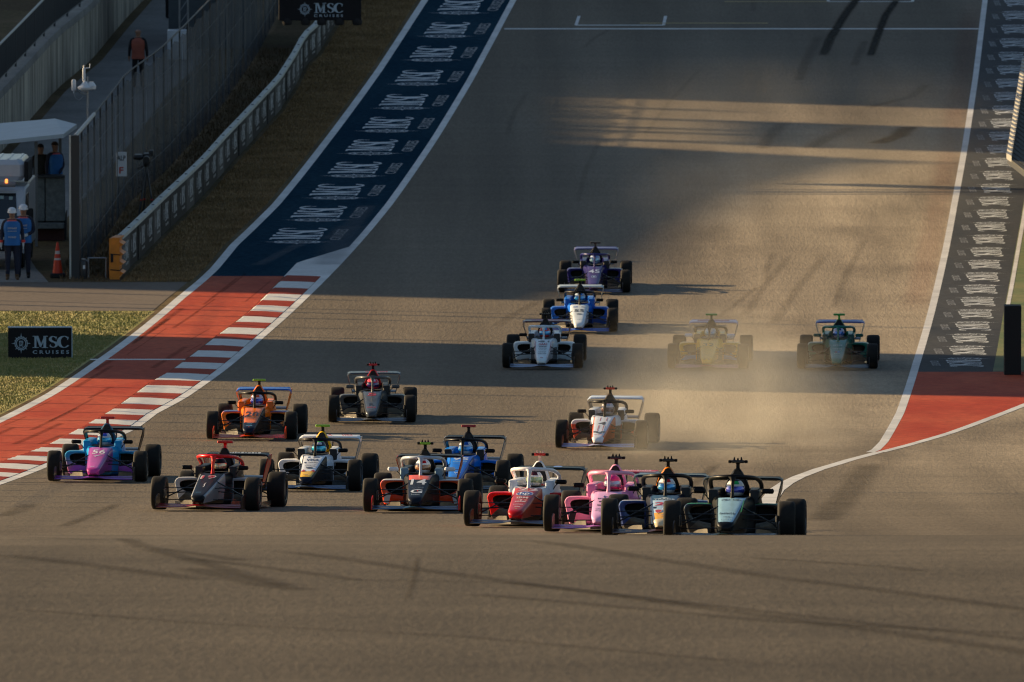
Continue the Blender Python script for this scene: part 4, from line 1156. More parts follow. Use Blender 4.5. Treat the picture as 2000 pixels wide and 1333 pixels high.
# orange corrugated end piece
a, b, t, nr = wall_axes(Yw, 1.0)
def W3(x, along, z): return a + nr * x - t * along + Vector((0, 0, z)) - wall.location
mb = MB(); rings = []
pr = [(.02, .0), (.02, .12), (.10, .14), (.16, .20), (.10, .26), (.02, .28)]
for i in range(4):
    z0 = .03 + i * .235
    for x0, x1 in ((-.10, .02),):
        mb.loft([[W3(-.16, al, z0), W3(.04, al, z0), W3(.04, al, z0 + .05), W3(.15, al, z0 + .115), W3(.04, al, z0 + .18), W3(.04, al, z0 + .23), W3(-.16, al, z0 + .23)] for al in (.02, .95)])
et = obj('end_piece', mb.mesh('end_piece', 20), ORP, wall)
mb = MB(); mb.loft([[W3(-.19, al, 0), W3(-.16, al, 0), W3(-.16, al, .99), W3(-.19, al, .99)] for al in (.0, .98)]); mb.loft([[W3(x, al, 0.0) for x, al in ((-.20, .96), (.05, .96), (.05, 1.0), (-.20, 1.0))], [W3(x, al, 1.0) for x, al in ((-.20, .96), (.05, .96), (.05, 1.0), (-.20, 1.0))]])
obj('end_plate', mb.mesh('end_plate', 0), ORP, et)
mb = MB(); mb.tube([W3(-.17, 1.01, .62), W3(.06, 1.01, .60), W3(.06, .1, .60)], .012, 6); mb.tube([W3(-.17, 1.01, .24), W3(.06, 1.01, .22), W3(.06, .1, .22)], .012, 6); mb.box(W3(-.13, 1.02, .52), (.06, .03, .2), ch=.01)
obj('strap', mb.mesh('strap'), BLACKC, et)
mb = MB(); mb.loft([[W3(x, al, .985) for x, al in ((-.12, -.02), (.09, -.02), (.05, .97), (-.14, .97))], [W3(x, al, 1.02) for x, al in ((-.12, -.02), (.09, -.02), (.05, .97), (-.14, .97))]])
obj('end_cap', mb.mesh('end_cap', 0), ORP, et)

# ------------------------------------------------------------------ tall debris fence behind the wall
FEN = PX([(140, 545), (171.5, 488), (238, 413), (311, 358), (350, 318), (420, 242), (480, 165), (545, 70), (600, -30)])
FEN = [(-10.62, G(0, 545).y), (-10.2, 337.0), (-9.56, 347.5), (-8.65, 369.0), (-7.9, 392.0), (-7.4, 415.0), (-7.0, 440.0)]
fx = lambda Y: poly_x(FEN, Y)
def scrim():
    m = bpy.data.materials.new('fence_scrim'); m.use_nodes = True; n = m.node_tree.nodes; Lk = m.node_tree.links; b = n['Principled BSDF']
    b.inputs['Base Color'].default_value = (.085, .085, .08, 1); b.inputs['Roughness'].default_value = .8; b.inputs['Specular IOR Level'].default_value = .2
    geo = n.new('ShaderNodeNewGeometry'); mp = n.new('ShaderNodeMapping'); mp.inputs['Scale'].default_value = (.9, .9, .25); Lk.new(geo.outputs['Position'], mp.inputs['Vector'])
    nz = n.new('ShaderNodeTexNoise'); nz.inputs['Scale'].default_value = 1.0; nz.inputs['Detail'].default_value = 5; Lk.new(mp.outputs[0], nz.inputs['Vector'])
    r = n.new('ShaderNodeMapRange'); r.inputs['From Min'].default_value = .3; r.inputs['From Max'].default_value = .7; r.inputs['To Min'].default_value = .48; r.inputs['To Max'].default_value = .74
    Lk.new(nz.outputs['Fac'], r.inputs['Value']); Lk.new(r.outputs[0], b.inputs['Alpha'])
    c = n.new('ShaderNodeMapRange'); c.inputs['To Min'].default_value = .06; c.inputs['To Max'].default_value = .15; Lk.new(nz.outputs['Fac'], c.inputs['Value'])
    cc = n.new('ShaderNodeCombineColor'); [Lk.new(c.outputs[0], cc.inputs[i]) for i in range(3)]; Lk.new(cc.outputs[0], b.inputs['Base Color'])
    return m
SCRIM = scrim()
Y0 = G(140, 545).y
fence = empty('debris_fence', (fx(Y0), Y0, zg(Y0)), label='tall grey mesh debris fence on steel posts running up behind the lettered wall', category='fence')
H = 3.5; Y = Y0; k = 0
FPOST = mat('fence_post', (.04, .041, .041), rough=.6)
while Y < 438:
    step = 3.2
    a = Vector((fx(Y), Y, zg(Y))); b = Vector((fx(Y + step), Y + step, zg(Y + step)))
    mb = MB(); big = k == 0
    mb.box(a + Vector((0, 0, H / 2)), (.045 if not big else .20, .05 if not big else .10, H)); po = obj('post', local(fence, mb).mesh('post', 0), FPOST, fence)
    if big: mb = MB(); mb.box(a + Vector((-.125, .0, H / 2)), (.045, .12, H)); obj('sunlit_edge', local(fence, mb).mesh('sunlit_edge', 0), RAILW, po)  # pale strip stands in for the post's sunlit edge
    mb = MB(); rnd = random.Random(k); rows = []
    for i in range(9):
        t = i / 8; p = a.lerp(b, t); sag = .10 * math.sin(math.pi * t) * (1 + rnd.random() * .6); bul = .05 * math.sin(math.pi * t * 2 + rnd.random())
        rows.append([p + Vector((.07 + bul * math.sin(math.pi * z), 0, .06 + z * (H - .16 - sag))) for z in (0, .25, .5, .75, .92, 1.0)])
    vs = [q for r in rows for q in r]; mb.add(vs, [(i * 6 + j, (i + 1) * 6 + j, (i + 1) * 6 + j + 1, i * 6 + j + 1) for i in range(8) for j in range(5)])
    obj('mesh_panel', local(fence, mb).mesh('mesh_panel', 60), SCRIM, fence)
    mb = MB(); mb.tube([a + Vector((0, 0, H - .02)), b + Vector((0, 0, H - .02))], .05 if k < 3 else .024, 8); obj('top_rail', local(fence, mb).mesh('top_rail'), STEEL if k < 3 else FPOST, fence)
    mb = MB()
    for z in (.7, 1.9, 2.8): mb.tube([a + Vector((.09, 0, z)), a.lerp(b, .5) + Vector((.09, 0, z - .015)), b + Vector((.09, 0, z))], .007, 5)
    obj('cable', local(fence, mb).mesh('cable'), FPOST, fence)
    Y += step; k += 1
# sign hung on the fence
p = at_depth(219.5, 321, G(0, 437).y / CP * 1.0)
Ys = 331.0; ps = Vector((0, Ys, zg(Ys))); ps.x = (219.5 - 1000) / F * proj(ps)[2]; ps.x = max(ps.x, fx(Ys) + .16); zc = up(ps, 321)
sg = empty('marshal_sign', (ps.x, ps.y, ps.z + zc), label='small white sign reading ALP over a red F hung on the debris fence', category='sign')
mb = MB(); mb.box((0, 0, 0), (.275, .02, .64), 0, ch=.012); obj('sign_board', mb.mesh('sign_board', 30), WHITEM, sg)
MS = Matrix(((1, 0, 0, 0), (0, 0, -1, -.010), (0, 1, 0, 0), (0, 0, 0, 1)))
board_print('lettering', [('ALP', 0, .16, .22, .13, 0), ('F', 0, -.16, .11, .17, 1)], MS, [mat('ink', (.03, .03, .03)), mat('red_ink', (.50, .03, .02))], sg)
mb = MB(); mb.box((0, .04, .25), (.02, .08, .02)); mb.box((0, .04, -.25), (.02, .08, .02)); obj('bracket', mb, DSTEEL, sg)

# ------------------------------------------------------------------ retaining wall with handrail and bank (upper left)
RWX = PX([(0, 300), (58.5, 234), (109, 175.5), (179.4, 117), (230, 54.6), (260, 21.5), (300, -20)])
rx = lambda Y: poly_x(RWX, Y)
def streaked():  # reflected sun streaks put into the colour as pale upright bands
    m = bpy.data.materials.new('sun_streaked_concrete'); m.use_nodes = True; n = m.node_tree.nodes; Lk = m.node_tree.links; b = n['Principled BSDF']; b.inputs['Roughness'].default_value = .85
    geo = n.new('ShaderNodeNewGeometry'); mp = n.new('ShaderNodeMapping'); mp.inputs['Scale'].default_value = (1.4, 1.4, .22); Lk.new(geo.outputs['Position'], mp.inputs['Vector'])
    nz = n.new('ShaderNodeTexNoise'); nz.inputs['Scale'].default_value = 1.3; nz.inputs['Detail'].default_value = 5; nz.inputs['Roughness'].default_value = .65; Lk.new(mp.outputs[0], nz.inputs['Vector'])
    r = n.new('ShaderNodeValToRGB'); r.color_ramp.elements[0].position = .34; r.color_ramp.elements[1].position = .68; r.color_ramp.elements[0].color = (.20, .17, .12, 1); r.color_ramp.elements[1].color = (.80, .70, .52, 1); e = r.color_ramp.elements.new(.5); e.color = (.44, .38, .29, 1)
    Lk.new(nz.outputs['Fac'], r.inputs['Fac']); Lk.new(r.outputs[0], b.inputs['Base Color']); return m
STREAKCON = streaked()
Y1 = 345.0
rwl = empty('retaining_wall', (rx(Y1), Y1, zg(Y1)), label='concrete retaining wall with painted sun streaks beside the service road with a coping on top', category='wall')
Y = Y1; HW = 1.75
hr = empty('handrail', (rx(Y1) - .25, Y1, zg(Y1) + HW), label='dark steel handrail with close upright bars on top of the concrete retaining wall', category='railing')
while Y < 432:
    st = 4.0; a = Vector((rx(Y), Y, zg(Y))); b = Vector((rx(Y + st), Y + st, zg(Y + st))); t = (b - a).normalized(); e = t * .012
    q = lambda p, x0, x1: [(p.x + x0, p.y), (p.x + x1, p.y)]
    mb = MB(); mb.loft([[(p.x + x, p.y, p.z + z) for x, z in ((0, -.1), (-.3, -.1), (-.3, HW - .2), (0, HW - .2))] for p in (a + e, b - e)]); obj('panel', local(rwl, mb).mesh('panel', 0), STREAKCON, rwl)
    mb = MB(); mb.loft([[(p.x + x, p.y, p.z + z) for x, z in ((.05, HW - .2), (-.34, HW - .2), (-.34, HW), (.03, HW))] for p in (a + e * .3, b - e * .3)]); obj('coping', local(rwl, mb).mesh('coping', 0), CONC, rwl)
    mb = MB(); o = Vector((-.2, 0, HW)); mb.tube([a + o + Vector((0, 0, 1.1)), b + o + Vector((0, 0, 1.1))], .035, 8); obj('top_rail', local(hr, mb).mesh('top_rail'), STEEL, hr)
    mb = MB(); mb.tube([a + o + Vector((0, 0, .12)), b + o + Vector((0, 0, .12))], .022, 6); mb.tube([a + o, a + o + Vector((0, 0, 1.1))], .03, 6); obj('post', local(hr, mb).mesh('post'), DSTEEL, hr)
    mb = MB(); nb = 22
    for k in range(1, nb): p = a.lerp(b, k / nb) + o; mb.tube([p + Vector((0, 0, .12)), p + Vector((0, 0, 1.1))], .013, 4)
    obj('baluster', local(hr, mb).mesh('baluster', 0), DSTEEL, hr, kind='stuff')
    Y += st
# grassy bank above the wall
ysb = [Y1 - 6 + 4 * k for k in range(30)]
vs = []; xo = (-.30, -3, -8, -18, -40)
for y in ysb: vs += [(rx(y) + x, y, zg(y) + HW - .06 + max(0, (-x - 1) * .05)) for x in xo]
me = bpy.data.meshes.new('grass_bank'); me.from_pydata(vs, [], [(i * 5 + j, i * 5 + j + 1, (i + 1) * 5 + j + 1, (i + 1) * 5 + j) for i in range(len(ysb) - 1) for j in range(4)]); me.materials.append(None)
obj('grass_bank', me, DIRT, kind='structure')

# ------------------------------------------------------------------ overhead gantry with sign board (its beam is above the frame)
Yg = 350.0; zb = zg(Yg)
pL = Vector((0, Yg, zb)); dG = proj(pL)[2]
xg = lambda px: (px - 1000) / F * dG
zbot = up(Vector((0, Yg, zb)), 40.0)
gan = empty('overhead_gantry', (0, Yg, zb), label='overhead gantry holding a black sign board reading MSC CRUISES with lamps beneath', category='gantry')
x0, x1 = xg(545), xg(706); bw = x1 - x0; bh = 1.55; bc = Vector(((x0 + x1) / 2, 0, zbot + bh / 2))
mb = MB(); mb.box(bc, (bw, .18, bh), 0, ch=.01); brd = obj('sign_board', mb.mesh('sign_board', 0), BOARD, gan)
MBd = Matrix.Translation((bc.x, -.09, bc.z)) @ Matrix(((1, 0, 0, 0), (0, 0, -1, 0), (0, 1, 0, 0), (0, 0, 0, 1)))
sc = dG / F
zc_ = lambda py: zbot + (40 - py) * sc - bc.z
board_print('lettering', [('@sun', (596 - 625.5) * sc, zc_(18), 30 * sc, 31 * sc, 0), ('@msc', (642 - 625.5) * sc, zc_(15.5), 56 * sc, 19.5 * sc, 0)] + [(c, (614.5 + 8.9 * i - 625.5) * sc, zc_(30.6), 3.4 * sc, 5 * sc, 0) for i, c in enumerate([])] + [('C R U I S E S', (642 - 625.5) * sc, zc_(30.6), 57 * sc, 5 * sc, 0)], MBd, LETB, brd)
for k, px in enumerate((561.5, 597, 629, 663, 698)):
    mb = MB(); mb.lathe([(.001, .12), (.10, .12), (.135, .05), (.135, -.02), (.11, -.07), (.001, -.075)], 16, (xg(px), 0, zbot - .06), 'z'); obj('lamp', mb.mesh('lamp'), BLACKC, gan)
mb = MB(); zt = zbot + bh + .1
for y in (-.35, .35):
    for z in (zt, zt + .7): mb.box((0, y, z), (36, .09, .09))
for k in range(36): mb.tube([(-18 + k, -.35, zt + (k % 2) * .7), (-17 + k, -.35, zt + ((k + 1) % 2) * .7)], .025, 5); mb.tube([(-18 + k, .35, zt + (k % 2) * .7), (-17 + k, .35, zt + ((k + 1) % 2) * .7)], .025, 5)
for px in (x0 + .3, x1 - .3): mb.box((px, 0, zt - .05), (.06, .06, .3))
obj('truss', mb.mesh('truss', 0), DSTEEL, gan)
for s in (-1, 1):
    mb = MB(); mb.box((s * 17.8, 0, zt / 2), (.4, .4, zt), 0, ch=.03); obj('post', mb.mesh('post', 0), DSTEEL, gan)

# ------------------------------------------------------------------ roadside board on the grass (lower left)
pa = G(16, 700); pb = G(140, 700); scb = proj(pa)[2] / F; w = (pb.x - pa.x); hb = 60 * scb
sb = empty('sign_board', ((pa.x + pb.x) / 2, pa.y, pa.z), rz=R(1.0), label='low black board reading MSC CRUISES standing on the grass', category='sign')
mb = MB(); mb.box((0, 0, hb / 2), (w, .12, hb), 0, ch=.008); bo = obj('board', mb.mesh('board', 0), BOARD, sb)
mb = MB(); mb.box((0, -.005, hb + .012), (w + .01, .14, .022)); mb.box((w / 2 + .008, -.005, hb / 2), (.018, .14, hb)); obj('edge_trim', mb, LETB, bo)
Mx = Matrix.Translation((0, -.06, hb / 2)) @ Matrix(((1, 0, 0, 0), (0, 0, -1, 0), (0, 1, 0, 0), (0, 0, 0, 1)))
bz = lambda py: (669.5 - py) * scb
bx = lambda px: (px - 78) * scb
board_print('lettering', [('@sun', bx(41.5), bz(670), 39 * scb, 41 * scb, 0), ('@msc', bx(99), bz(667), 70 * scb, 23.5 * scb, 0)] + [(c, bx(67 + 11.0 * i), bz(687), (2.0 if c == 'I' else 5.5) * scb, 7.0 * scb, 0) for i, c in enumerate('')] + [('C R U I S E S', bx(99.5), bz(687), 71 * scb, 7 * scb, 0)], Mx, LETB, bo)

# ------------------------------------------------------------------ small things by the fence end
pc = G(112.5, 543); hc = up(pc, 473)
cone = empty('traffic_cone', pc, label='orange traffic cone with two white bands on a black base beside the fence post', category='traffic cone')
mb = MB(); mb.box((0, 0, .06), (.36, .36, .12), 0, ch=.03); obj('base', mb.mesh('base', 0), BLACKC, cone)
CO = mat('cone_orange', (.62, .045, .012), rough=.5); CW = mat('cone_band', (.62, .55, .52), rough=.4)
mb = MB(); hs = [(.125, .12), (.107, .28), (.085, .45), (.078, .50), (.065, .60), (.057, .66), (.055, .68), (.035, .82), (.022, .90)]
rings = [[(r * math.cos(2 * math.pi * j / 20), r * math.sin(2 * math.pi * j / 20), z * hc / .90) for j in range(20)] for r, z in hs]
mb.loft(rings, lambda i, j: 1 if i in (2, 4, 5) and j >= 0 else 0); obj('cone_body', mb.mesh('cone_body', 30), [CO, CW], cone)
pe = G(163, 545); he = up(pe, 505)
ext = empty('fire_extinguisher', pe, label='dark canister with silver top standing at the foot of the debris fence', category='extinguisher')
mb = MB(); mb.lathe([(.001, 0), (.085, 0), (.09, .03), (.09, he * .8), (.075, he * .88), (.03, he * .92), (.001, he * .92)], 18, (0, 0, 0), 'z'); obj('canister', mb.mesh('canister'), mat('dark_canister', (.03, .03, .033), rough=.35), ext)
mb = MB(); mb.lathe([(.03, he * .9), (.05, he * .92), (.05, he), (.001, he)], 14, (0, 0, 0), 'z'); mb.tube([(.04, 0, he * .97), (.13, 0, he * .8), (.13, 0, he * .2)], .012, 6); obj('valve', mb.mesh('valve'), STEEL, ext)
mb = MB(); mb.loft([[(.0915 * math.sin(a), -.0915 * math.cos(a), z) for a in (-.1, .2, .5)] + [(.09 * math.sin(a), -.09 * math.cos(a), z) for a in (.5, .2, -.1)] for z in (he * .5, he * .68)]); obj('tag', mb.mesh('tag'), WHITEM, ext)
# horizontal bar from fence to wall end
ba = G(172, 545) + Vector((0, .1, .5)); bb = G(207, 545) + Vector((0, .1, .5))
bar = empty('gate_bar', (ba + bb) / 2, label='thin steel bar on short posts between the canister and the orange wall end', category='barrier')
mb = MB(); mb.tube([ba, bb], .02, 8); obj('rail', local(bar, mb).mesh('rail'), STEEL, bar)
for q_ in (ba, bb): mb = MB(); mb.tube([q_, q_ - Vector((0, 0, .5))], .025, 8); obj('post', local(bar, mb).mesh('post'), STEEL, bar)

# television camera on a tripod behind the fence
pt = Vector((0, 327.0, zg(327.0))); pt.x = (281 - 1000) / F * proj(pt)[2]; zt2 = up(pt, 300)
pt.x = (283 - 1000) / F * proj(pt)[2]
tvc = empty('television_camera', pt, label='black television camera on a tripod between the debris fence and the wall', category='camera')
CAMB = mat('camera_black', (.012, .012, .013), rough=.5); CR = mat('red_clip', (.45, .03, .02), rough=.5)
mb = MB(); mb.box((.06, .1, zt2 - .12), (.20, .42, .24), 0, ch=.03); mb.lathe([(.001, -.62), (.085, -.62), (.095, -.50), (.075, -.2), (.075, -.1), (.001, -.1)], 16, (.06, 0, zt2 - .12), 'y'); mb.box((.17, .05, zt2), (.12, .2, .16), 0, ch=.02); obj('camera_body', mb.mesh('camera_body'), CAMB, tvc)
mb = MB(); mb.box((-.16, -.1, zt2 - .08), (.26, .5, .13), 0, ch=.05); obj('lens_hood', mb.mesh('lens_hood'), CAMB, tvc)
for k in range(3):
    a = R(90 + 120 * k + 15); e = Vector((.32 * math.cos(a), .32 * math.sin(a), 0)); tp = Vector((.05, 0, zt2 - .34)); mb = MB(); mb.tube([tp, tp.lerp(e, .5), e], .026, 8); lg = obj('leg', mb.mesh('leg'), DSTEEL, tvc)
    mb = MB(); q = tp.lerp(e, .5); mb.box(q, (.06, .06, .05), 0, ch=.01); obj('leg_clip', mb.mesh('leg_clip'), CR, lg)
mb = MB(); mb.lathe([(.001, -.34), (.07, -.34), (.09, -.25), (.001, -.24)], 12, (.05, 0, zt2), 'z'); mb.tube([(.05, .1, zt2 - .3), (-.2, .3, zt2 - .42)], .013, 6); obj('tripod_head', mb.mesh('tripod_head'), CAMB, tvc)

# weather and radio mast rising behind the fence
Ym = 322.0; pm = Vector((0, Ym, zg(Ym))); pm.x = (172 - 1000) / F * proj(pm)[2]; pm.x = min(pm.x, fx(Ym) - .25)
um = lambda py: up(pm, py)
s_ = proj(pm)[2] / F
mast = empty('weather_mast', pm, label='thin mast with white radio and weather instruments rising above the debris fence', category='mast')
mb = MB(); mb.tube([(0, 0, 0), (0, 0, um(150))], .022, 8); obj('pole', mb.mesh('pole'), STEEL, mast)
mb = MB(); mb.box((-27 * s_, 0, um(167)), (9 * s_, .09, 23 * s_), 0, ch=.03); mb.box((-27 * s_, 0, um(180)), (.03, .03, .06)); obj('aerial_box', mb.mesh('aerial_box'), WHITEM, mast)
mb = MB(); mb.tube([(-22 * s_, 0, um(176)), (-12 * s_, 0, um(183)), (0, 0, um(186))], .02, 6); mb.tube([(-27 * s_, 0, um(182)), (-24 * s_, 0, um(192)), (-16 * s_, 0, um(196)), (-8 * s_, 0, um(188))], .008, 5); obj('bracket_arm', mb.mesh('bracket_arm'), STEEL, mast)
mb = MB(); mb.lathe([(.001, -.10), (.05, -.10), (.17, -.03), (.19, .02), (.10, .08), (.05, .16), (.001, .18)], 16, (-5 * s_, -.06, um(172)), 'z'); obj('rain_gauge', mb.mesh('rain_gauge'), WHITEM, mast)
mb = MB(); mb.lathe([(.001, -.12), (.12, -.08), (.13, .0), (.06, .1), (.001, .1)], 14, (7 * s_, -.02, um(168)), 'z'); obj('radiation_shield', mb.mesh('radiation_shield'), WHITEM, mast)
mb = MB(); mb.box((-7 * s_, 0, um(146)), (.08, .06, .34), 0, ch=.02); mb.tube([(-7 * s_, 0, um(135)), (-7 * s_, 0, um(128))], .02, 6); mb.tube([(-7 * s_, 0, um(134)), (4 * s_, 0, um(133)), (5 * s_, 0, um(125))], .016, 6); mb.tube([(-7 * s_, 0, um(158)), (0, 0, um(165))], .02, 6); obj('wind_sensor', mb.mesh('wind_sensor'), WHITEM, mast)

# canopy shelter
Yc0, Yc1 = G(71, 482).y, G(71, 482).y + 5.0
def pxp(px, Y, z): d = proj(Vector((0, Y, z)))[2]; return (px - 1000) / F * d
cx0 = pxp(71, Yc0, zg(Yc0)); root = Vector((cx0, Yc0, zg(Yc0)))
can = empty('canopy', root, label='pale flat canopy on thin poles over the marshals and truck', category='canopy')
def cpt(px, py, Y): z = zg(Y); p = Vector((0, Y, z)); h = up(p, py); return Vector(((px - 1000) / F * proj(p + Vector((0, 0, h)))[2], Y, z + h)) - root
c = [cpt(-60, 281, Yc0 - .4), cpt(124, 262, Yc0 - .4), cpt(150, 243, Yc0 + 3.4), cpt(107, 232, Yc0 + 4.8), cpt(-60, 246, Yc0 + 4.8)]
mb = MB(); dn = Vector((0, 0, -.10)); mb.loft([[p + dn for p in c], c]); obj('roof', mb.mesh('roof', 0), mat('canopy_white', (.50, .55, .56), rough=.6, var=.08, scale=2), can)
for px, Y in ((71, Yc0), (-50, Yc0), (-40, Yc0 + 4.4), (118, Yc0 + 4.0)):
    p = Vector((pxp(px, Y, zg(Y)), Y, zg(Y))) - root; mb = MB(); mb.box(p + Vector((0, 0, 1.33)), (.075, .075, 2.66)); obj('pole', mb.mesh('pole', 0), mat('canopy_pole', (.16, .165, .16), rough=.5), can)
# concrete block wall under the canopy, with a dark trolley in front of it
Yk = Yc0 + 2.2
pk0, pk1 = pxp(50, Yk, zg(Yk)), pxp(128, Yk, zg(Yk)); hk = up(Vector((0, Yk, zg(Yk))), 346)
blk = empty('concrete_barrier', ((pk0 + pk1) / 2, Yk, zg(Yk)), label='grey speckled barrier block under the canopy in front of the blue-vested watchers', category='barrier')
mb = MB(); wk = (pk1 - pk0) / 2
for k in range(2): mb = MB(); mb.box(((k - .5) * wk, 0, hk / 2 + .25), (wk - .02, .3, hk - .5), 0, ch=.02); obj('block', mb.mesh('block', 0), mat('grey_block', (.15, .17, .17), rough=.8, var=.35, scale=9), blk)
mb = MB(); mb.box((0, -.06, hk + .03), (wk * 2, .45, .06), 0, ch=.01); obj('ledge', mb.mesh('ledge', 0), DSTEEL, blk)
mb = MB(); mb.box((0, -.25, .40), (wk * 1.9, .35, .14), 0, ch=.02); obj('step', mb.mesh('step', 0), mat('grey_block', (.15, .17, .17), rough=.8, var=.35, scale=9), blk)
mb = MB(); mb.box((0, 0, .16), (wk * 1.9, .28, .30), 0); obj('base', mb.mesh('base', 0), mat('dark_red_box', (.05, .012, .01), rough=.7), blk)
mb = MB(); mb.box((0, .75, .33), (wk * 2, 1.1, .72), 0, ch=.02); obj('platform', mb.mesh('platform', 0), DSTEEL, blk)
def on(px, Y): z = zg(Y); return Vector((pxp(px, Y, z), Y, z))
make_person('person', G(24, 547), R(3), 'marshal in white helmet and blue vest with red cuffs and hanging arms', (ARM_HANG, ARM_HANG), (OVER, OVER, GLOVE, BOOT, SKINM), 'marshals in white helmets', BLUEV, HELW, None, [('@dash', 0, 1.29, .22, .05), ('@box', 0, 1.215, .22, .012), ('@dash', 0, 1.07, .19, .05)], mat('red_cuff', (.65, .03, .02), rough=.6), h=1.76)
make_person('person', G(46, 543.5), R(-4), 'marshal in a white helmet and blue vest with gloved hands folded, half behind another', (ARM_FOLD, ARM_FOLD), (OVER, OVER, GLOVE, BLACKC, SKINM), 'marshals in white helmets', BLUEV, HELW, None, [('@dash', 0, 1.29, .22, .05), ('@box', 0, 1.215, .22, .012), ('@dash', 0, 1.07, .19, .05)], None, h=1.80)
o = on(270, G(0, 171).y); make_person('person', o, R(180), 'bald person in black shirt and orange vest seen from behind on the service road', (ARM_HANG, ARM_HANG), (BLACKC, BLACKC, SKINM, BLACKC, SKINM), None, ORANGE, None, None, [('@box', 0, 1.2, .2, .16), ('@dash', 0, 1.05, .18, .06)], None, h=1.77)
o = on(333, G(0, 36).y); make_person('person', o, R(30), 'dark clothed person at the top of the service road beside the lattice pole', (ARM_HANG, ARM_FOLD), (BLACKC, BLACKC, SKINM, BLACKC, SKINM), None, None, None, HAIRM, [], None, h=1.8)
o = on(80, Yk + .7); o.z += .70; make_person('person', o, R(15), 'dark haired person in black with yellow trim behind the grey barrier block', (ARM_HANG, ARM_HANG), (BLACKC, BLACKC, SKINM, BLACKC, SKINM), None, mat('black_vest_yellow', (.02, .018, .012), rough=.7), None, HAIRM, [], None, h=1.72)
o = on(108, Yk + .65); o.z += .74; make_person('person', o, R(35), 'person in a blue vest without a helmet behind the grey barrier block', (ARM_HANG, ARM_FOLD), (OVER, OVER, SKINM, BLACKC, SKINM), None, BLUEV, None, mat('brown_hair', (.06, .03, .015), rough=.8), [], None, h=1.74)

# white recovery truck, only its right half in the frame
Yt_ = G(0, 535).y + 1.2
tx1 = pxp(47, Yt_, zg(Yt_)); TW = 1.95
trk = empty('recovery_truck', (tx1 - TW / 2, Yt_, zg(Yt_)), rz=R(-2), label='white recovery truck with amber roof lamp parked under the canopy', category='truck')
TP = mat('truck_white', (.55, .58, .62), rough=.35, coat=.5, var=.05); GLS = mat('dark_glass', (.015, .02, .022), rough=.06, spec=.8, coat=.6)
mb = MB(); prof = [(-.0, .45), (.0, 1.05), (.12, 1.18), (.62, 1.90), (.85, 1.98), (2.1, 1.98), (2.15, .45)]
secs = []
for x, k in ((-.97, .0), (-.93, .02), (.93, .02), (.97, 0)): secs.append([(x, y + (.0 if abs(x) < .95 else .05), z - (0 if abs(x) < .95 else .04)) for y, z in prof])
mb.loft(secs); obj('cab', mb.mesh('cab', 25), TP, trk)
mb = MB(); mb.loft([[(x, y - .004, z + .012) for x, y, z in ((-.80, .17, 1.245), (.80, .17, 1.245), (.74, .585, 1.845), (-.74, .585, 1.845))], [(x, y + .01, z - .01) for x, y, z in ((-.80, .17, 1.245), (.80, .17, 1.245), (.74, .585, 1.845), (-.74, .585, 1.845))]]); ws = obj('windscreen', mb.mesh('windscreen', 0), GLS, trk)
mb = MB()
for x, z in ((.62, 1.74), (.40, 1.76)): t = (z - 1.245) / .6; mb.box((x, .17 + .415 * t - .02, z), (.09, .012, .09), 0, Matrix.Rotation(R(-35), 3, 'X'))
obj('windscreen_sticker', mb.mesh('windscreen_sticker', 0), mat('pale_sticker', (.35, .45, .42)), ws)
for s in (-1, 1): mb = MB(); mb.loft([[(s * .975, y, z) for y, z in ((.35, 1.22), (1.7, 1.22), (1.7, 1.80), (.78, 1.80))], [(s * .955, y, z) for y, z in ((.35, 1.22), (1.7, 1.22), (1.7, 1.80), (.78, 1.80))]]); obj('side_window', mb.mesh('side_window', 0), GLS, trk)
for s in (-1, 1): mb = MB(); mb.box((s * 1.10, .28, 1.35), (.18, .10, .32), 0, ch=.03); mb.tube([(s * .96, .3, 1.4), (s * 1.08, .3, 1.4)], .02, 6); obj('mirror', mb.mesh('mirror'), BLACKC, trk)
mb = MB(); mb.box((0, .55, 2.08), (1.5, .28, .12), 0, ch=.03); lb = obj('light_bar', mb.mesh('light_bar'), mat('grey_lens', (.22, .22, .24), rough=.2), trk)
mb = MB(); mb.lathe([(.001, 0), (.035, 0), (.035, .08), (.02, .10), (.001, .10)], 12, (.52, .42, 2.12), 'z'); obj('beacon', mb.mesh('beacon'), mat('amber_lamp', (1.0, .25, .05), rough=.3, emit=1.2), lb)
mb = MB(); mb.box((0, 2.05, 2.38), (1.85, 2.0, .52), 0, ch=.12); vb = obj('box_body', mb.mesh('box_body', 30), TP, trk)
for k in range(7): mb = MB(); mb.box((-.75 + .25 * k, 2.05, 2.648), (.05, 1.7, .02)); obj('roof_rib', mb.mesh('roof_rib', 0), TP, vb)
for s in (-1, 1): mb = MB(); mb.box((s * .96, 1.8, 2.35), (.10, 1.5, .5), 0, ch=.02); obj('roof_rack', mb.mesh('roof_rack', 0), BLACKC, trk)
mb = MB(); mb.box((0, 3.2, 1.2), (1.9, 2.3, 1.6), 0, ch=.03); obj('load_body', mb.mesh('load_body', 0), TP, trk)
mb = MB(); mb.box((0, -.03, .62), (1.9, .1, .28), 0, ch=.03); mb.box((0, -.01, .92), (1.2, .06, .18), 0, ch=.02); obj('bumper', mb.mesh('bumper', 0), BLACKC, trk)
for s in (-1, 1): mb = MB(); mb.box((s * .76, -.02, .93), (.26, .06, .17), 0, ch=.03); obj('headlight', mb.mesh('headlight'), mat('lamp_glass', (.35, .36, .38), rough=.1), trk)
for s in (-1, 1):
    for y in (.75, 3.4): mb = MB(); mb.lathe([(.22, -.11), (.38, -.11), (.40, -.06), (.40, .06), (.38, .11), (.22, .11)], 24, (s * .82, y, .40)); w_ = obj('wheel', mb.mesh('wheel', 40), RUBBER, trk)

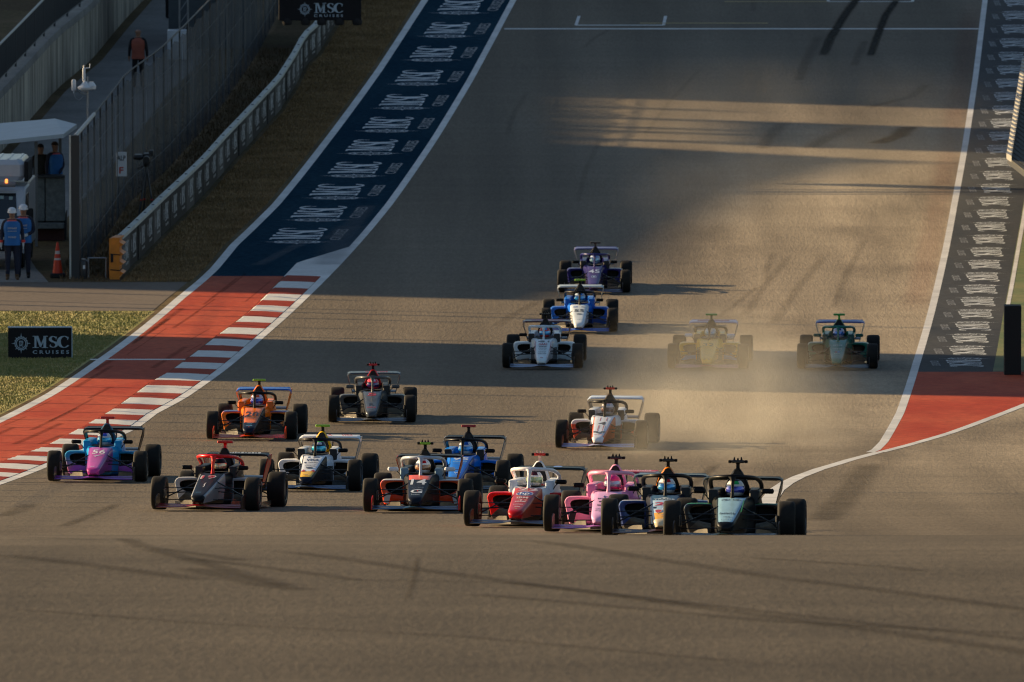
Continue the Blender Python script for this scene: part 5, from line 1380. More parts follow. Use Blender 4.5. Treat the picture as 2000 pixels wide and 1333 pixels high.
# white box and lattice pole at the top of the service road
pq = G(345, 112) ; Yq = G(0, 112).y; sq = proj(pq)[2] / F
bxo = empty('equipment_box', G(347, 116), label='white cabinet beside the lattice pole behind the debris fence', category='cabinet')
mb = MB(); mb.box((0, 0, .45), (.62, .6, .9), 0, ch=.02); obj('cabinet', mb.mesh('cabinet', 0), WHITEM, bxo); mb = MB(); mb.box((0, -.31, .45), (.5, .02, .7)); obj('cabinet_door', mb.mesh('cabinet_door', 0), WHITEM, bxo)
lp = G(359, 108); lat = empty('lattice_pole', lp, label='open lattice pole rising out of view behind the debris fence', category='pole')
mb = MB()
for x in (-.13, .13):
    for y in (-.13, .13): mb.tube([(x, y, 0), (x, y, 5.5)], .028, 6)
for k in range(14): mb.tube([(-.13, -.13, .2 + k * .38), (.13, -.13, .58 + k * .38)], .012, 5); mb.tube([(.13, -.13, .2 + k * .38), (.13, .13, .58 + k * .38)], .012, 5)
obj('lattice', mb.mesh('lattice'), STEEL, lat)
cab = empty('site_cabin', G(405, 96), label='dark blue grey cabin wall standing behind the upper part of the debris fence', category='cabin')
mb = MB(); mb.box((.1, 3, 1.5), (2.6, 6, 3.0), 0, ch=.03); obj('wall', mb.mesh('wall', 0), mat('cabin_grey', (.07, .085, .095), rough=.7, var=.15), cab)
mb = MB(); mb.box((.1, 3, 3.06), (2.8, 6.2, .1)); obj('roof', mb.mesh('roof', 0), DSTEEL, cab)

# ------------------------------------------------------------------ right side: pit wall end, green strip, wall stand roof
strip('road_line', lambda Y: poly_x(RED, Y) + .02, lambda Y: poly_x(RED, Y) + .12, G(0, 600).y, 520, .014, WHITEP, kind='structure')
strip('green_runoff', lambda Y: poly_x(RED, Y) + .0, lambda Y: poly_x(RED, Y) + (.9 if Y > 285 else .9), G(0, 726).y, 520, .010, GREENP, kind='structure')
pw = G(1978, 733); Yp = pw.y
pit = empty('pit_wall', pw, label='black end block of the pit wall standing beside the red painted triangle', category='wall')
hp_ = up(pw, 598); wp = 33 * proj(pw)[2] / F
mb = MB(); mb.box((0, .2, hp_ / 2), (wp, .4, hp_), 0, ch=.01); obj('end_block', mb.mesh('end_block', 0), mat('black_block', (.008, .008, .008), rough=.75), pit)
def pwx(Y): return poly_x(RED, Y) + .90
yk = Yp + .42; k = 0
while yk < 440:
    L = 4.0; mb = MB()
    mb.loft([[(pwx(y) + x, y, zg(y) + z) for x, z in ((-.02, 0), (.22, 0), (.20, hp_ - .08), (0, hp_ - .08))] for y in (yk, yk + L - .03)]); obj('panel', local(pit, mb).mesh('panel', 0), mat('purple_board', (.055, .05, .11), rough=.5, var=.2) if k % 2 == 0 else mat('dark_panel', (.03, .035, .05), rough=.5), pit)
    mb = MB(); mb.loft([[(pwx(y) + x, y, zg(y) + z) for x, z in ((-.05, hp_ - .078), (.25, hp_ - .078), (.25, hp_), (-.05, hp_))] for y in (yk, yk + L)]); obj('coping', local(pit, mb).mesh('coping', 0), CONC, pit)
    yk += L; k += 1
# corrugated awning of the pit stand
ROOFM = mat('ribbed_roof', (.085, .085, .08), rough=.85, spec=.1, var=.2); EDGEM = mat('roof_edge', (.32, .31, .28), rough=.5)
def awp(px, py, Y): p = Vector((0, Y, zg(Y))); h = up(p, py); return Vector(((px - 1000) / F * proj(p + Vector((0, 0, h)))[2], Y, zg(Y) + h))
c0 = awp(1968, 311, 321.0); c1 = awp(1999, 120, 363.0); c2 = awp(1996, 333, 317.5)
ex = (c2 - c0); ex = Vector((1, ex.y / ex.x, ex.z / ex.x))
st_ = empty('pit_stand', Vector((c0.x + 1.5, c0.y, zg(c0.y))), label='ribbed metal awning of the pit stand at the right edge with a stepped white border', category='awning')
n_ = 26
for k in range(n_):
    a = c0.lerp(c1, k / n_); b = c0.lerp(c1, (k + .80) / n_); mb = MB(); wd = 2.6
    t3 = Vector((0, 0, .05))
    mb.loft([[a, b, b + t3, a + t3], [a + ex * wd, b + ex * wd, b + ex * wd + t3, a + ex * wd + t3]]); sl = obj('roof_slat', local(st_, mb).mesh('roof_slat', 0), ROOFM, st_)
    mb = MB(); o3 = Vector((-.03, 0, .0)); mb.loft([[a + o3, b.lerp(a, .25) + o3, b.lerp(a, .25) + o3 + t3 * 3, a + o3 + t3 * 3], [a + ex * .06, b.lerp(a, .25) + ex * .06, b.lerp(a, .25) + ex * .06 + t3 * 3, a + ex * .06 + t3 * 3]]); obj('slat_end', local(st_, mb).mesh('slat_end', 0), EDGEM, sl)
mb = MB(); mb.loft([[c0 - Vector((0, .03, .12)), c0 - Vector((0, -.03, .12)), c0 + Vector((0, .03, .0)), c0 - Vector((0, .03, 0))], [c0 + ex * 2.6 - Vector((0, .03, .12)), c0 + ex * 2.6 - Vector((0, -.03, .12)), c0 + ex * 2.6 + Vector((0, .03, 0)), c0 + ex * 2.6 - Vector((0, .03, 0))]]); obj('front_beam', local(st_, mb).mesh('front_beam', 0), DSTEEL, st_)
for k in range(6):
    a = c0.lerp(c1, k / 5) + ex * 1.25; g = zg(a.y); mb = MB(); mb.box(((a.x), a.y + (.1 if k == 0 else 0), (g + a.z) / 2), (.09, .09, a.z - g)); obj('post', local(st_, mb).mesh('post', 0), DSTEEL, st_)

# ------------------------------------------------------------------ what stands out of view on the left and throws the long shade
TE = math.tan(SUN_EL)
def caster(P, Xc):
    d = (P.x - Xc) / math.cos(SUN_AZ); return P.y + d * math.sin(SUN_AZ), P.z + d * TE
def shifted(px, py, X): g = G(px, py); return Vector((X, g.y - 0, g.z))
Xs = -80.0
top = [caster(G(*p), Xs) for p in ((1090, 588), (1230, 540), (1350, 450), (1500, 372), (1700, 322), (1840, 318))]
yA, _ = caster(G(1880, 300), Xs); yB2, _ = caster(G(1880, 250), Xs); yC, _ = caster(G(1890, 213), Xs)
zlow = caster(Vector((2.0, 362, zg(362))), Xs)[1]; zr0 = caster(Vector((6.5, 364, zg(364))), Xs)[1]; zr1 = caster(Vector((26, 364, zg(364))), Xs)[1]
zhigh = caster(Vector((45, 380, zg(380))), Xs)[1]
yfar = 640.0
stand = empty('grandstand', (Xs, top[0][0], 0), label='tall grandstand out of view on the left that shades the straight', category='grandstand')
GSM = mat('stand_grey', (.2, .2, .2), rough=.8)
def slab(name, pts, x0, x1, par=stand, m=GSM):
    mb = MB(); mb.loft([[(x0, y, z) for y, z in pts], [(x1, y, z) for y, z in pts]]); mb.v = [(a - par.location.x, b - par.location.y, c - par.location.z) for a, b, c in mb.v]
    return obj(name, mb.mesh(name, 0), m, par)
g0 = zg(400) - 3
slab('stand_wall', [(top[0][0], g0)] + top + [(yA - 1, zlow), (yA, zlow), (yC, zlow), (yC, g0)], Xs - .6, Xs)
slab('roof', [(yA + .6, zr0), (yB2, zr0), (yB2, zr1), (yA + .6, zr1)], Xs - .6, Xs)
slab('tower', [(yC, g0), (yfar, g0), (yfar, zhigh), (yC, zhigh)], Xs - .6, Xs)
for k, yy in enumerate((yA + 1.0, (yA + yB2) / 2 - .6, (yA + yB2) / 2 + .9, yB2 - .5)): slab('column', [(yy, zlow), (yy + .45, zlow), (yy + .45, zr0), (yy, zr0)], Xs - .6, Xs)
for k, yy in enumerate((yB2 + 1.6, yB2 + 3.4)): slab('column', [(yy, zlow), (yy + .3, zlow), (yy + .3, zr0 - 1 + k), (yy, zr0 - 1 + k)], Xs - .6, Xs)
tiers = 8
for k in range(tiers): slab('seating_tier', [(top[0][0] + 3 + k, g0), (640, g0), (640, g0 + 2 + k * 2), (top[0][0] + 3 + k, g0 + 2 + k * 2)], Xs + 16 - 2 * k - 2, Xs + 16 - 2 * k - .02)
# unseen block added nearer by to cast the band across the lower track
Xb = -45.0
b0 = caster(G(560, 738), Xb); b1 = caster(G(560, 664), Xb); zt3 = caster(Vector((20, 278, zg(278))), Xb)[1]
gB = zg(300) - 4
blk2 = empty('shade_block', (Xb, (b0[0] + b1[0]) / 2, gB), label='added unseen tower out of view on the left that throws the broad band of shade', category='tower')
slab('wall', [(b0[0], gB), (b1[0], gB), (b1[0], zt3 - 2.6), (b1[0] - 1.6, zt3 - 1.2), (b1[0] - 2.2, zt3), (b0[0], zt3)], Xb - 5, Xb, blk2)
for i in range(4):
    for j in range(3): slab('shade_block_window', [(b0[0] + 1.2 + 2.6 * j, gB + 4 + 4 * i), (b0[0] + 3 + 2.6 * j, gB + 4 + 4 * i), (b0[0] + 3 + 2.6 * j, gB + 6 + 4 * i), (b0[0] + 1.2 + 2.6 * j, gB + 6 + 4 * i)], Xb + .003, Xb + .05, blk2, GLS)
# outer fence and light pole whose thin shadows cross the track
Xf = -21.0
ofe = empty('outer_fence', (Xf, 210, zg(210)), label='outer post and cable fence out of view on the left', category='fence')
yy = 212.0; k = 0
while yy < 318:
    h = 5.2 + .9 * ((k * 7) % 3); mb = MB(); mb.box((Xf, yy, zg(yy) + h / 2), (.09, .09 + .04 * (k % 2), h)); obj('post', local(ofe, mb).mesh('post', 0), DSTEEL, ofe)
    mb = MB()
    for z in (2.2, 4.2): mb.tube([(Xf, yy, zg(yy) + z), (Xf, yy + 3.6, zg(yy + 3.6) + z)], .012, 5)
    obj('cable', local(ofe, mb).mesh('cable'), DSTEEL, ofe)
    yy += 3.6; k += 1
for Pp in ((1700, 962), (1760, 640)):
    yl, zl = caster(G(*Pp), -30.0)
    lpz = zg(yl); pole = empty('light_pole', (-30.0, yl, lpz), label='slim light pole out of view left, its shadow crossing the lower right of the track' if Pp[1] > 900 else 'slim light pole out of view left, its shadow crossing behind the green car', category='light pole')
    mb = MB(); mb.tube([(0, 0, 0), (0, 0, zl - lpz + 3)], [.13, .07], 8); obj('pole', mb.mesh('pole'), DSTEEL, pole); mb = MB(); mb.box((0, 0, zl - lpz + 3.05), (.7, .25, .1)); obj('lamp_head', mb.mesh('lamp_head', 0), DSTEEL, pole)

# ------------------------------------------------------------------ dust hanging over the racing line
def dust(name, c, rad, dens, nscale, seed):
    mb = MB(); rings = []
    for k in range(13):
        a = R(-90 + 180 * k / 12); rings.append([(max(.001, math.cos(a)) * math.cos(2 * math.pi * j / 24), max(.001, math.cos(a)) * math.sin(2 * math.pi * j / 24), math.sin(a)) for j in range(24)])
    mb.loft(rings)
    m = bpy.data.materials.new('dust'); m.use_nodes = True; n = m.node_tree.nodes; Lk = m.node_tree.links; n.clear()
    out = n.new('ShaderNodeOutputMaterial'); pv = n.new('ShaderNodeVolumePrincipled'); pv.inputs['Color'].default_value = (.88, .82, .69, 1); pv.inputs['Anisotropy'].default_value = .1
    tc = n.new('ShaderNodeTexCoord'); ln = n.new('ShaderNodeVectorMath'); ln.operation = 'LENGTH'; Lk.new(tc.outputs['Object'], ln.inputs[0])
    fo = n.new('ShaderNodeMapRange'); fo.inputs['From Min'].default_value = 1.0; fo.inputs['From Max'].default_value = .0; fo.interpolation_type = 'SMOOTHSTEP'; Lk.new(ln.outputs['Value'], fo.inputs['Value'])
    geo = n.new('ShaderNodeNewGeometry'); mp = n.new('ShaderNodeMapping'); mp.inputs['Location'].default_value = (seed, seed * 2, 0); mp.inputs['Scale'].default_value = (1, .35, 1); Lk.new(geo.outputs['Position'], mp.inputs['Vector'])
    nz = n.new('ShaderNodeTexNoise'); nz.inputs['Scale'].default_value = nscale; nz.inputs['Detail'].default_value = 4; Lk.new(mp.outputs[0], nz.inputs['Vector'])
    mr = n.new('ShaderNodeMapRange'); mr.inputs['From Min'].default_value = .35; mr.inputs['From Max'].default_value = .68; mr.inputs['To Min'].default_value = .05; mr.inputs['To Max'].default_value = 2.0; Lk.new(nz.outputs['Fac'], mr.inputs['Value'])
    mu = n.new('ShaderNodeMath'); mu.operation = 'MULTIPLY'; Lk.new(fo.outputs[0], mu.inputs[0]); Lk.new(mr.outputs[0], mu.inputs[1])
    m2 = n.new('ShaderNodeMath'); m2.operation = 'MULTIPLY'; m2.inputs[1].default_value = dens; Lk.new(mu.outputs[0], m2.inputs[0]); Lk.new(m2.outputs[0], pv.inputs['Density'])
    Lk.new(pv.outputs[0], out.inputs['Volume'])
    o = obj(name, mb.mesh(name), m, kind='stuff'); o.location = c; o.scale = rad
    return o
def dloc(px, py, z): g = G(px, py); g.z += z; return g
dust('dust_cloud', dloc(1415, 850, .5), (3.4, 24, 1.35), .052, .8, 3)
dust('dust_cloud', dloc(1400, 740, .4), (2.3, 13, 1.2), .013, .6, 11)
dust('dust_cloud', Vector((7.5, 352, zg(352) + .3)), (9.5, 55, 1.6), .010, .25, 5)
dust('dust_cloud', dloc(1250, 880, .3), (1.8, 8, 1.1), .07, .6, 8)
# ------------------------------------------------------------------ the seventeen cars
CARS = [
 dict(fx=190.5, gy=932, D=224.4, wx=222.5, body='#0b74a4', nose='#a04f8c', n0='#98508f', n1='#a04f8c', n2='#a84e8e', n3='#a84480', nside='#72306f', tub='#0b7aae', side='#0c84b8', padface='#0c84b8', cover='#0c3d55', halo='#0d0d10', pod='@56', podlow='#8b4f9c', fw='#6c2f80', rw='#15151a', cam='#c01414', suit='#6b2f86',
   stem='#a01212', helmet=('#c9cdd6', '#7a3c92', '#3a55a8', '#1aa7d8'), tublow='#0b5f8c', label='race car with purple nose and blue sides numbered 56 nearest the red kerb', driver='driver with turquoise visor in the purple and blue car numbered 56',
   decals=[('56', 0, .28, .23, .30, '#e8e8ee'), ('@cat', -.005, -.02, .17, .24, '#c9c4dc'), ('@dash', -.02, -.83, .07, .05, '#d8c8e0')]),
 dict(fx=402.5, gy=996.5, D=205.4, wx=463.5, body='#101014', nose='#0c0e11', nside='#77777a', tub='#15161a', side='#17171c', cover='#0d0d10', halo='#a81a1e', pod='#8e8e90', fw='#6f1218', rw='#111317', rpl='#8e1c14', cam='#cc2a1c', stem='#cc2a1c', suit='#15151a',
   helmet=('#201014', '#8a1c28', '#141414', '#d9c99a'), label='black and white race car with a red halo numbered 19 ahead at left', driver='driver in dark red helmet with gold visor under the red halo of the black car',
   decals=[('19', -.02, .36, .25, .24, '#d8d8d8'), ('19', -.02, .36, .21, .20, '#b02530'), ('@ess', .0, -.2, .04, .30, '#d8d8d8'), ('@box', -.02, -.72, .09, .02, '#4f8fb8')], wingtext=[('@dash', .1, 0, .62, .6, '#a8b0b4')]),
 dict(fx=492, gy=861, D=246.5, wx=516, body='#e8760e', nose='#ea7c1c', n2='#10182c', n3='#10182c', nside='#15151a', tub='#e8760e', side='#ec7c12', padface='#e8760e', cover='#e8760e', hoop='#e07010', pod='@28', fw='#a83a14', fpl='#b8420f', rw='#1c4f9c', rpl='#d0763c', cam='#7fb82a', suit='#2a3f8c',
   helmet=('#b9b4c4', '#c8c4d0', '#c05838', '#2b46b8'), label='orange race car with dark nose tip numbered 28', driver='driver in pale helmet with deep blue visor in the orange car',
   decals=[('28', -.01, .12, .26, .34, '#141a2c'), ('McLAREN', -.01, .34, .22, .06, '#7a3a10'), ('@dash', .0, -.25, .19, .05, '#8a4410'), ('@tri', 0, -.53, .245, .10, '#de6c18'), ('@box', 0, -.66, .10, .03, '#4a90b8'), ('@box', 0, -.78, .12, .03, '#6fa8cc'), ('@disc', 0, -.89, .03, .03, '#c84a1c')]),
 dict(fx=726.5, gy=836.5, D=254.4, wx=730.3, body='#2b2c2e', nose='#3a3f45', nside='#2a2b2d', tub='#3c3f42', side='#242527', cover='#9c1420', hoop='#b01824', halo='#3b3d40', pod='#3a3b3c', podlow='#5a5850', fw='#4a5058', rw='#3a4248', rpl='#4c5052', mirror='#3b3d40', cam='#c01420', nubs=1, suit='#222222',
   helmet=('#b83848', '#d0506c', '#e4d8e4', '#3c2a6c'), label='dark grey race car with red number 5 and red roll hoop', driver='driver in pink and white helmet in the dark grey car with red roll hoop',
   decals=[('5', 0, .40, .18, .22, '#b81c2c'), ('R', 0, -.40, .10, .18, '#15161a'), ('@dash', 0, -.62, .18, .09, '#9c2030'), ('@dash', 0, -.8, .1, .04, '#20242a')], wingtext=[('@dash', .06, 0, .45, .6, '#8a2838')]),
 dict(fx=607, gy=949, D=218.8, wx=645.6, body='#c6c8cc', nose='#c4cad2', n2='#c9a018', n3='#10182c', nside='#14151a', tub='#c6c8cc', side='#d4d4d4', cover='#c49a18', hoop='#caa01c', pod='#c9cbd0', fw='#3c4c68', rw='#cfd2d6', rpl='#8c8884', cam='#86b82c', suit='#1b2a5a',
   helmet=('#1d2433', '#39a03c', '#d8dce4', '#19b4d8'), label='white race car with a yellow nose end and VISA lettering', driver='driver with green topped helmet and turquoise visor in the white and yellow car',
   decals=[('18', .0, .52, .20, .12, '#5a6a8c'), ('VISA', -.0, .30, .22, .17, '#16244c'), ('Cash App', .02, .11, .17, .10, '#222c48'), ('@disc', -.11, .11, .04, .08, '#222c48'), ('@dash', 0, .0, .19, .04, '#7a86a0'), ('@dash', 0, -.13, .18, .06, '#4a5674'), ('@disc', 0, -.28, .13, .10, '#20283c'), ('@tria', -.085, -.46, .09, .14, '#a8202c'), ('@tria', .085, -.46, .09, .14, '#a8202c'), ('@box', -.01, -.80, .08, .03, '#7a5c14')], wingtext=[('VISA', -.1, 0, .3, .5, '#c83038'), ('VISA', .3, 0, .2, .5, '#c83038')]),
 dict(fx=816.5, gy=1009, D=204, wx=839.5, body='#c83c14', nose='#141c2a', n0='#c0563c', nside='#241c1c', tub='#1b2026', side='#23272c', padface='#5e7486', cover='#101012', halo='#8e96a0', pod='@orange_white', podlow='#c04018', podmark='#d0d0cc', fw='#24405c', fpl='#a02818', rw='#141417', rpl='#8a3420', mirror='#d8d8dc', cam='#88b81c', nubs=1, suit='#1c1c20',
   helmet=('#d8d8da', '#d0d0d2', '#9c1c18', '#a87858'), label='orange race car with a dark nose reading 14 and a white halo', driver='driver in white helmet with bronze visor in the orange car numbered 14',
   decals=[('14', 0, .14, .25, .38, '#c9d4de'), ('G', 0, -.52, .19, .26, '#ccd6e0'), ('@ess', .02, -.5, .04, .10, '#c84a1c'), ('@thinring', -.05, -.28, .07, .07, '#5e7080'), ('@dash', .06, -.28, .09, .04, '#5e7080'), ('@dash', 0, -.78, .13, .04, '#9cacb8')]),
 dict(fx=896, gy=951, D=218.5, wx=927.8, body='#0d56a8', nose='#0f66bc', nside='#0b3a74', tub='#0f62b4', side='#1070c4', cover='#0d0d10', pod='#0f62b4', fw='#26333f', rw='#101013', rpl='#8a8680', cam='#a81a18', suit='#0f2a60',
   helmet=('#d4d8e0', '#15396c', '#0f4a90', '#2f93dc'), label='bright blue race car numbered 95 half hidden behind the orange car', driver='driver in white and blue helmet in the bright blue car numbered 95',
   decals=[('95', 0, .44, .26, .24, '#c8d4e6'), ('@dash', 0, .22, .24, .06, '#8cb8e0'), ('@dash', -.0, .08, .2, .04, '#5890cc'), ('W', .02, -.60, .12, .12, '#c8dcf0'), ('@box', .0, -.36, .12, .03, '#0a3a78'), ('@box', 0, -.78, .12, .03, '#78b0dc')]),
 dict(fx=1021, gy=1032, D=191, wx=1075.5, body='#9c1018', nose='#8a0f19', n0='#8a0f19', nside='#9c3828', tub='#c4c6cc', side='#d0d2d6', padface='#b8c4d0', cover='#d6d6d8', hoop='#dcdcdc', halo='#d8d8da', pod='#b01416', fw='#3c4a5c', rw='#1c2a2e', rpl='#4a4c4a', cam='#d0200c', stem='#c9a898', nubs=1, suit='#9c1018', rimc='#7a2418',
   helmet=('#c8c8ca', '#16161e', '#3a1620', '#a9b488'), label='red race car with a white halo and a round blue hp badge on the nose', driver='driver in white helmet with black centre stripe in the red car with white halo',
   decals=[('22', .02, .52, .30, .20, '#d8d4d8'), ('@disc', .0, .20, .255, .28, '#d8dce4'), ('@disc', 0, .20, .235, .25, '#14489c'), ('hp', .0, .19, .15, .20, '#dfe4ec'), ('IBM', -.0, -.07, .17, .11, '#c9b8bc'), ('@ess', .0, -.24, .05, .08, '#d8ccd0'), ('@dash', 0, -.33, .16, .07, '#d8ccd0'), ('@dash', -.01, -.52, .15, .05, '#c8b0b4'), ('@dash', 0, -.68, .08, .06, '#d8ccd0'), ('@box', -.0, -.84, .03, .04, '#8a9a20')], wingtext=[('@disc', .12, 0, .14, .5, '#7a9cd8')]),
 dict(fx=1180, gy=1043, D=185.4, wx=1218, body='#c888a8', nose='#bb93b6', nside='#c090b0', tub='#cc8caa', side='#cf90ae', padface='#b878a0', cover='#cf8caa', hoop='#d694b0', halo='#d89eb4', pod='#d490aa', podlow='#d490aa', tublow='#b87898', podmark='#1c1418', fw='#7c548c', rw='#a8384c', rpl='#1c1a1c', cam='#1a1216', stem='#141214', nubs=1, suit='#c04a84',
   helmet=('#d8507c', '#cc5c8c', '#c8407a', '#a8b4c8'), label='pink race car with a pink halo between the red car and the navy car', driver='driver in pink helmet in the all pink car',
   decals=[('b', 0, .28, .07, .12, '#2a3a7c'), ('BWT', 0, .16, .22, .08, '#1c1c38'), ('3', .0, -.16, .17, .30, '#14141c'), ('@dash', -.0, -.52, .17, .05, '#3a2440'), ('@dash', 0, -.62, .17, .04, '#3a2440'), ('@dash', .02, -.74, .08, .04, '#3a2440')], wingtext=[('@dash', .22, 0, .4, .5, '#d8a0b0')]),
 dict(fx=1296, gy=1050, D=179.5, wx=1310.5, body='#14203c', nose='#1c3448', n0='#203a4c', n1='#93a9bd', n2='#d09a1c', n3='#b8ab92', nside='#22324e', tub='#12182a', side='#141a2c', cover='#14100c', hoop='#b86a1c', pod='@navy', fw='#3a2a30', rw='#1a2c38', rpl='#6a6258', cam='#1a120c', stem='#1a120c', nubs=1, suit='#141c3c',
   helmet=('#d8d4d0', '#14182c', '#a81c18', '#3a9cdc'), label='navy race car with yellow nose end, right beside the pink car', driver='driver with sky blue visor in the navy car with yellow nose end',
   decals=[('@tria', .0, .44, .16, .08, '#b8c8d0'), ('TRADE', 0, .35, .30, .07, '#c8d4dc'), ('21', -.01, .05, .24, .20, '#c0242c'), ('@box', 0, -.17, .28, .12, '#17243c'), ('@shield', -.06, -.44, .11, .26, '#d8d4d4'), ('@shield', -.06, -.44, .09, .22, '#b8281c'), ('@disc', .03, -.70, .08, .05, '#2a4a94'), ('@dash', .03, -.80, .07, .03, '#3a3a4a')], wingtext=[('@box', -.2, 0, .5, .3, '#7a98a8')]),
 dict(fx=1424, gy=1058, D=169.5, wx=1451.6, body='#101214', nose='#7f9fae', n3='#14181c', nside='#1c2422', tub='#16181a', side='#15171a', cover='#0c0b0a', pod='@silver', fw='#1c2c34', rw='#141c18', rpl='#4c4a42', cam='#141010', stem='#1a1614', nubs=1, suit='#15181c', steer=R(-3),
   helmet=('#bcb8b0', '#14161c', '#2a8c4c', '#4a58c0'), label='silver nosed black and green race car leading at the right of the front row', driver='driver in black and white helmet in the leading silver nosed car',
   decals=[('@ring', -.075, .47, .115, .14, '#3a4650'), ('@ring', .075, .47, .115, .14, '#3a4650'), ('@disc', -.075, .47, .05, .06, '#3a4650'), ('@disc', .075, .47, .05, .06, '#3a4650'), ('BetterUp', 0, -.40, .215, .14, '#1a2228'), ('@dash', .0, -.62, .09, .05, '#2a3238'), ('@thinring', 0, -.80, .13, .14, '#4a5862'), ('@star', 0, -.80, .12, .13, '#4a5862'), ('@box', .168, .1, .014, .75, '#1c7a34')]),
 dict(fx=1175, gy=874.6, D=242, wx=1203, body='#bcbfc6', nose='#c4ccd8', n3='#c8ccd4', nside='#b0502c', tub='#c8ccd2', side='#ccd0d6', cover='#3c3226', pod='@white_red', fw='#8c98b8', rw='#a8b4c4', rpl='#8c8478', cam='#c83414', nubs=1, suit='#2a2a30',
   helmet=('#c8bcb8', '#c84a38', '#98a0b0', '#6a4a44'), label='white race car with orange red flashes numbered 4 running into the dust', driver='driver in white and red helmet in the white car numbered 4',
   decals=[('4', .0, .08, .15, .22, '#3c4048'), ('@box', -.055, .40, .014, .28, '#a83440'), ('@box', .065, .40, .014, .28, '#a83440'), ('@box', -.045, -.28, .014, .42, '#a83440'), ('@box', .05, -.28, .014, .42, '#a83440'), ('@tri', 0, -.66, .19, .14, '#2c3444'), ('@box', 0, -.56, .225, .10, '#2c3444'), ('@box', 0, -.80, .16, .03, '#a83440')], wingtext=[]),
 dict(fx=1383, gy=743.7, D=277.3, wx=1393.9, body='#e0a018', nose='#e0ac20', nside='#cca018', tub='#c49c1c', side='#bc942c', cover='#3a3018', pod='#cc9c1c', podlow='#2c7cac', fw='#8c5a70', rw='#b4a4b4', rpl='#a89888', mirror='#b8bcc8', cam='#4c9c3c', stem='#54502c', suit='#3a6c9c',
   helmet=('#9ca8b0', '#78a0b0', '#b0b0a0', '#5c98b8'), label='yellow race car with pale blue lower sides veiled by dust', driver='driver in pale helmet in the dust veiled yellow car',
   decals=[('32', 0, .22, .24, .24, '#4c4a3c'), ('@box', 0, -.93, .12, .03, '#b04a60')], wingtext=[('@box', 0, 0, .7, .25, '#b06a80')]),
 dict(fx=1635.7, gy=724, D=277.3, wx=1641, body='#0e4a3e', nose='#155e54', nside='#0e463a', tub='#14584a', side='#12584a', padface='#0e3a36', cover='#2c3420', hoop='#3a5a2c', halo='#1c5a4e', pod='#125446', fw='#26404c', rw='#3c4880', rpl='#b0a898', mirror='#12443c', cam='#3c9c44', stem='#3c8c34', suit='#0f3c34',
   helmet=('#a8a4b4', '#2a3a78', '#28305c', '#3470c8'), label='dark green race car alone at the right with green camera bar', driver='driver in pale and blue helmet in the dark green car',
   decals=[('@dash', 0, .50, .10, .08, '#a89c4c'), ('@dash', 0, .18, .20, .08, '#b8ccc8'), ('@dash', 0, .02, .18, .06, '#7ca8a0'), ('@dash', 0, -.12, .20, .06, '#b8ccc8'), ('@dash', 0, -.24, .16, .05, '#9cbcb4'), ('@tria', -.03, -.38, .06, .10, '#b03440'), ('@tria', .03, -.38, .06, .10, '#3470c8'), ('@dash', 0, -.52, .12, .05, '#9cbcb4'), ('@dash', 0, -.72, .12, .05, '#7ca8a0')], wingtext=[('@box', 0, 0, .8, .3, '#8c9cd0')]),
 dict(fx=1060, gy=731.8, D=277.5, wx=1069, body='#b4bcc0', nose='#c4d0d4', nside='#a8a4a6', tub='#b4bcc0', side='#b8c0c4', cover='#2a2018', halo='#a8b4bc', pod='#b4bcc0', podlow='#9ca4a8', fw='#7c889c', rw='#4c3438', rpl='#4a3430', cam='#14120f', stem='#1a1512', nubs=1, suit='#c0c4c8',
   helmet=('#a83c34', '#b84a38', '#2c88c0', '#2c98d0'), label='white race car with red trim and a red name patch on the nose mid pack', driver='driver with red and blue helmet in the white car with red trim',
   decals=[('@box', -.165, .1, .012, .8, '#a83440'), ('@box', .165, .1, .012, .8, '#a83440'), ('31', .03, .46, .20, .15, '#3c444c'), ('@box', -.06, .46, .10, .08, '#5a646c'), ('HAAS', 0, .22, .18, .20, '#b03440'), ('@dash', 0, .01, .16, .10, '#30383e'), ('@dash', 0, -.14, .18, .04, '#7c888e'), ('@dash', 0, -.26, .16, .04, '#7c888e'), ('@dash', 0, -.42, .17, .05, '#4c565c'), ('@dash', 0, -.55, .18, .05, '#2c343a'), ('@box', 0, -.88, .06, .03, '#b03440')], wingtext=[('@box', 0, 0, .7, .3, '#c08088')]),
 dict(fx=1131.3, gy=638, D=291.7, wx=1134, body='#164a94', nose='#d4dce0', nside='#c8ccd0', tub='#1a5cae', side='#1a5cae', padface='#1a58a8', cover='#1a1c20', pod='#1c4c98', podlow='#1a3c78', fw='#24448c', rw='#8c9498', rpl='#9c988c', cam='#8cb828', suit='#1a4a8c',
   helmet=('#8c98a4', '#1c78b8', '#1c6cb0', '#2c94d8'), label='blue race car with a white nose numbered 55', driver='driver in blue helmet in the blue car with the white nose',
   decals=[('@box', -.09, .42, .10, .08, '#3c5cac'), ('@box', .09, .42, .10, .08, '#8c98a4'), ('55', 0, .10, .23, .22, '#26323a'), ('@disc', 0, -.2, .13, .09, '#4c5c64'), ('@dash', 0, -.66, .08, .04, '#8c989c')]),
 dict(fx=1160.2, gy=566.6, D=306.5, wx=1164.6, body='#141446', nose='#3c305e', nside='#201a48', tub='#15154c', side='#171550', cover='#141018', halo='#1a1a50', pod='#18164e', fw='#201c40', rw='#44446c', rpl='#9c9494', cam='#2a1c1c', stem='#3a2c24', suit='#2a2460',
   helmet=('#8c98b0', '#9c5c8c', '#5c80b0', '#8cb4cc'), label='purple race car numbered 45 at the very back of the pack', driver='driver in pale helmet in the purple car at the back',
   decals=[('45', 0, .18, .27, .30, '#b4c4dc'), ('@ring', 0, -.30, .13, .22, '#9cb4d4'), ('@box', 0, -.30, .05, .08, '#9cb4d4')]),
]
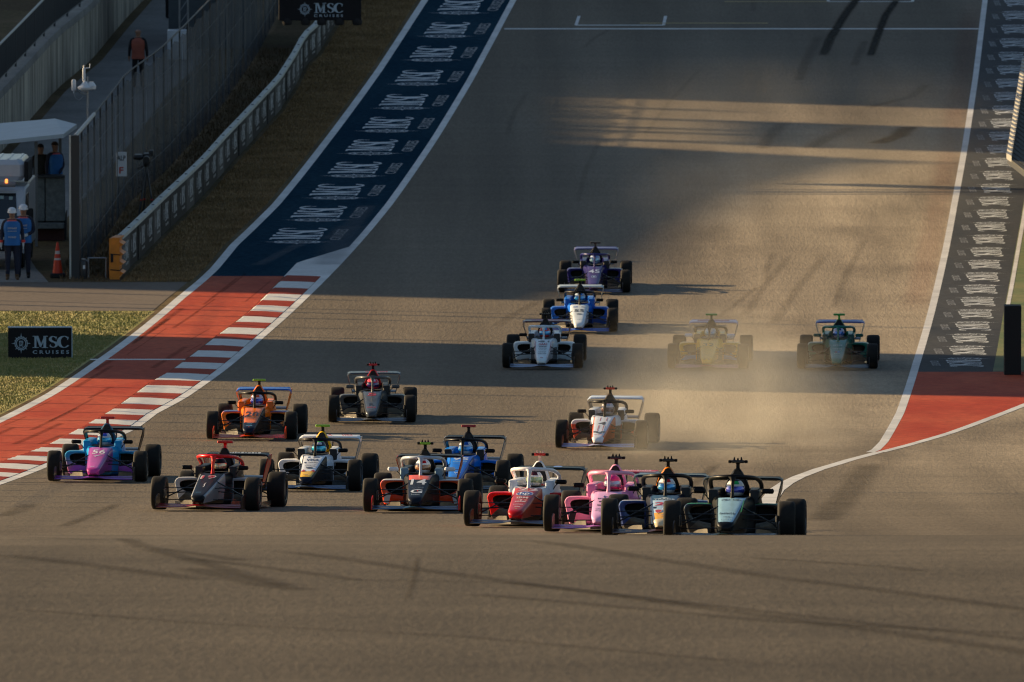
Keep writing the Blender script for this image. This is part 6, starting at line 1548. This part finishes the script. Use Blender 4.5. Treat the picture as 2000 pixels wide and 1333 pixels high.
def gradient_paint(name, c_low, c_high, z0, z1, axis=2):
    m = bpy.data.materials.new(name); m.use_nodes = True; n = m.node_tree.nodes; Lk = m.node_tree.links; b = n['Principled BSDF']; b.inputs['Roughness'].default_value = .32; b.inputs['Coat Weight'].default_value = .55; b.inputs['Coat Roughness'].default_value = .08
    tc = n.new('ShaderNodeTexCoord'); s = n.new('ShaderNodeSeparateXYZ'); Lk.new(tc.outputs['Object'], s.inputs[0]); mr = n.new('ShaderNodeMapRange'); mr.inputs['From Min'].default_value = z0; mr.inputs['From Max'].default_value = z1; Lk.new(s.outputs[axis], mr.inputs['Value'])
    r = n.new('ShaderNodeMix'); r.data_type = 'RGBA'; r.inputs['A'].default_value = (*lin(c_low), 1); r.inputs['B'].default_value = (*lin(c_high), 1); Lk.new(mr.outputs[0], r.inputs['Factor']); Lk.new(r.outputs['Result'], b.inputs['Base Color']); return m
SPECIAL = {'@orange_white': gradient_paint('orange_under_white_paint', '#d8481a', '#d0d0d0', .480, .492), '@silver': gradient_paint('black_and_green_paint', '#121416', '#14803c', .488, .500), '@white_red': gradient_paint('white_over_red_paint', '#b8401c', '#c6cad2', .41, .43), '@navy': gradient_paint('navy_under_white_paint', '#1b3a7c', '#c8c4c8', .492, .503), '@56': gradient_paint('purple_to_blue_paint', '#bc6098', '#0c88bc', .16, .40), '@28': gradient_paint('blue_top_paint', '#ee7c14', '#17489c', .47, .50)}
_p = paint
def paint(c): return SPECIAL[c] if c in SPECIAL else _p(c)
for L in CARS:
    # front axle on the road where the picture row says, at that distance; heading from front axle to rear wing
    Yf = L['D'] * CP - (0) * SP
    lo, hi = 120.0, 420.0
    for _ in range(40):
        m = (lo + hi) / 2
        if proj(Vector((0, m, zg(m))))[2] < L['D']: lo = m
        else: hi = m
    Yf = lo; d = proj(Vector((0, Yf, zg(Yf))))[2]
    Xf_ = (L['fx'] - 1000) / F * d; Xw = (L['wx'] - 1000) / F * (d + 3.4)
    yaw = math.asin(max(-.5, min(.5, (Xw - Xf_) / 3.45)))
    Yr = Yf + 2.95 * math.cos(yaw)
    pitch = math.atan2(zg(Yr) - zg(Yf), 2.95)
    car = race_car(L, Vector((Xf_, Yf, zg(Yf) + .005)), yaw, pitch)
    add_driver(car, L)
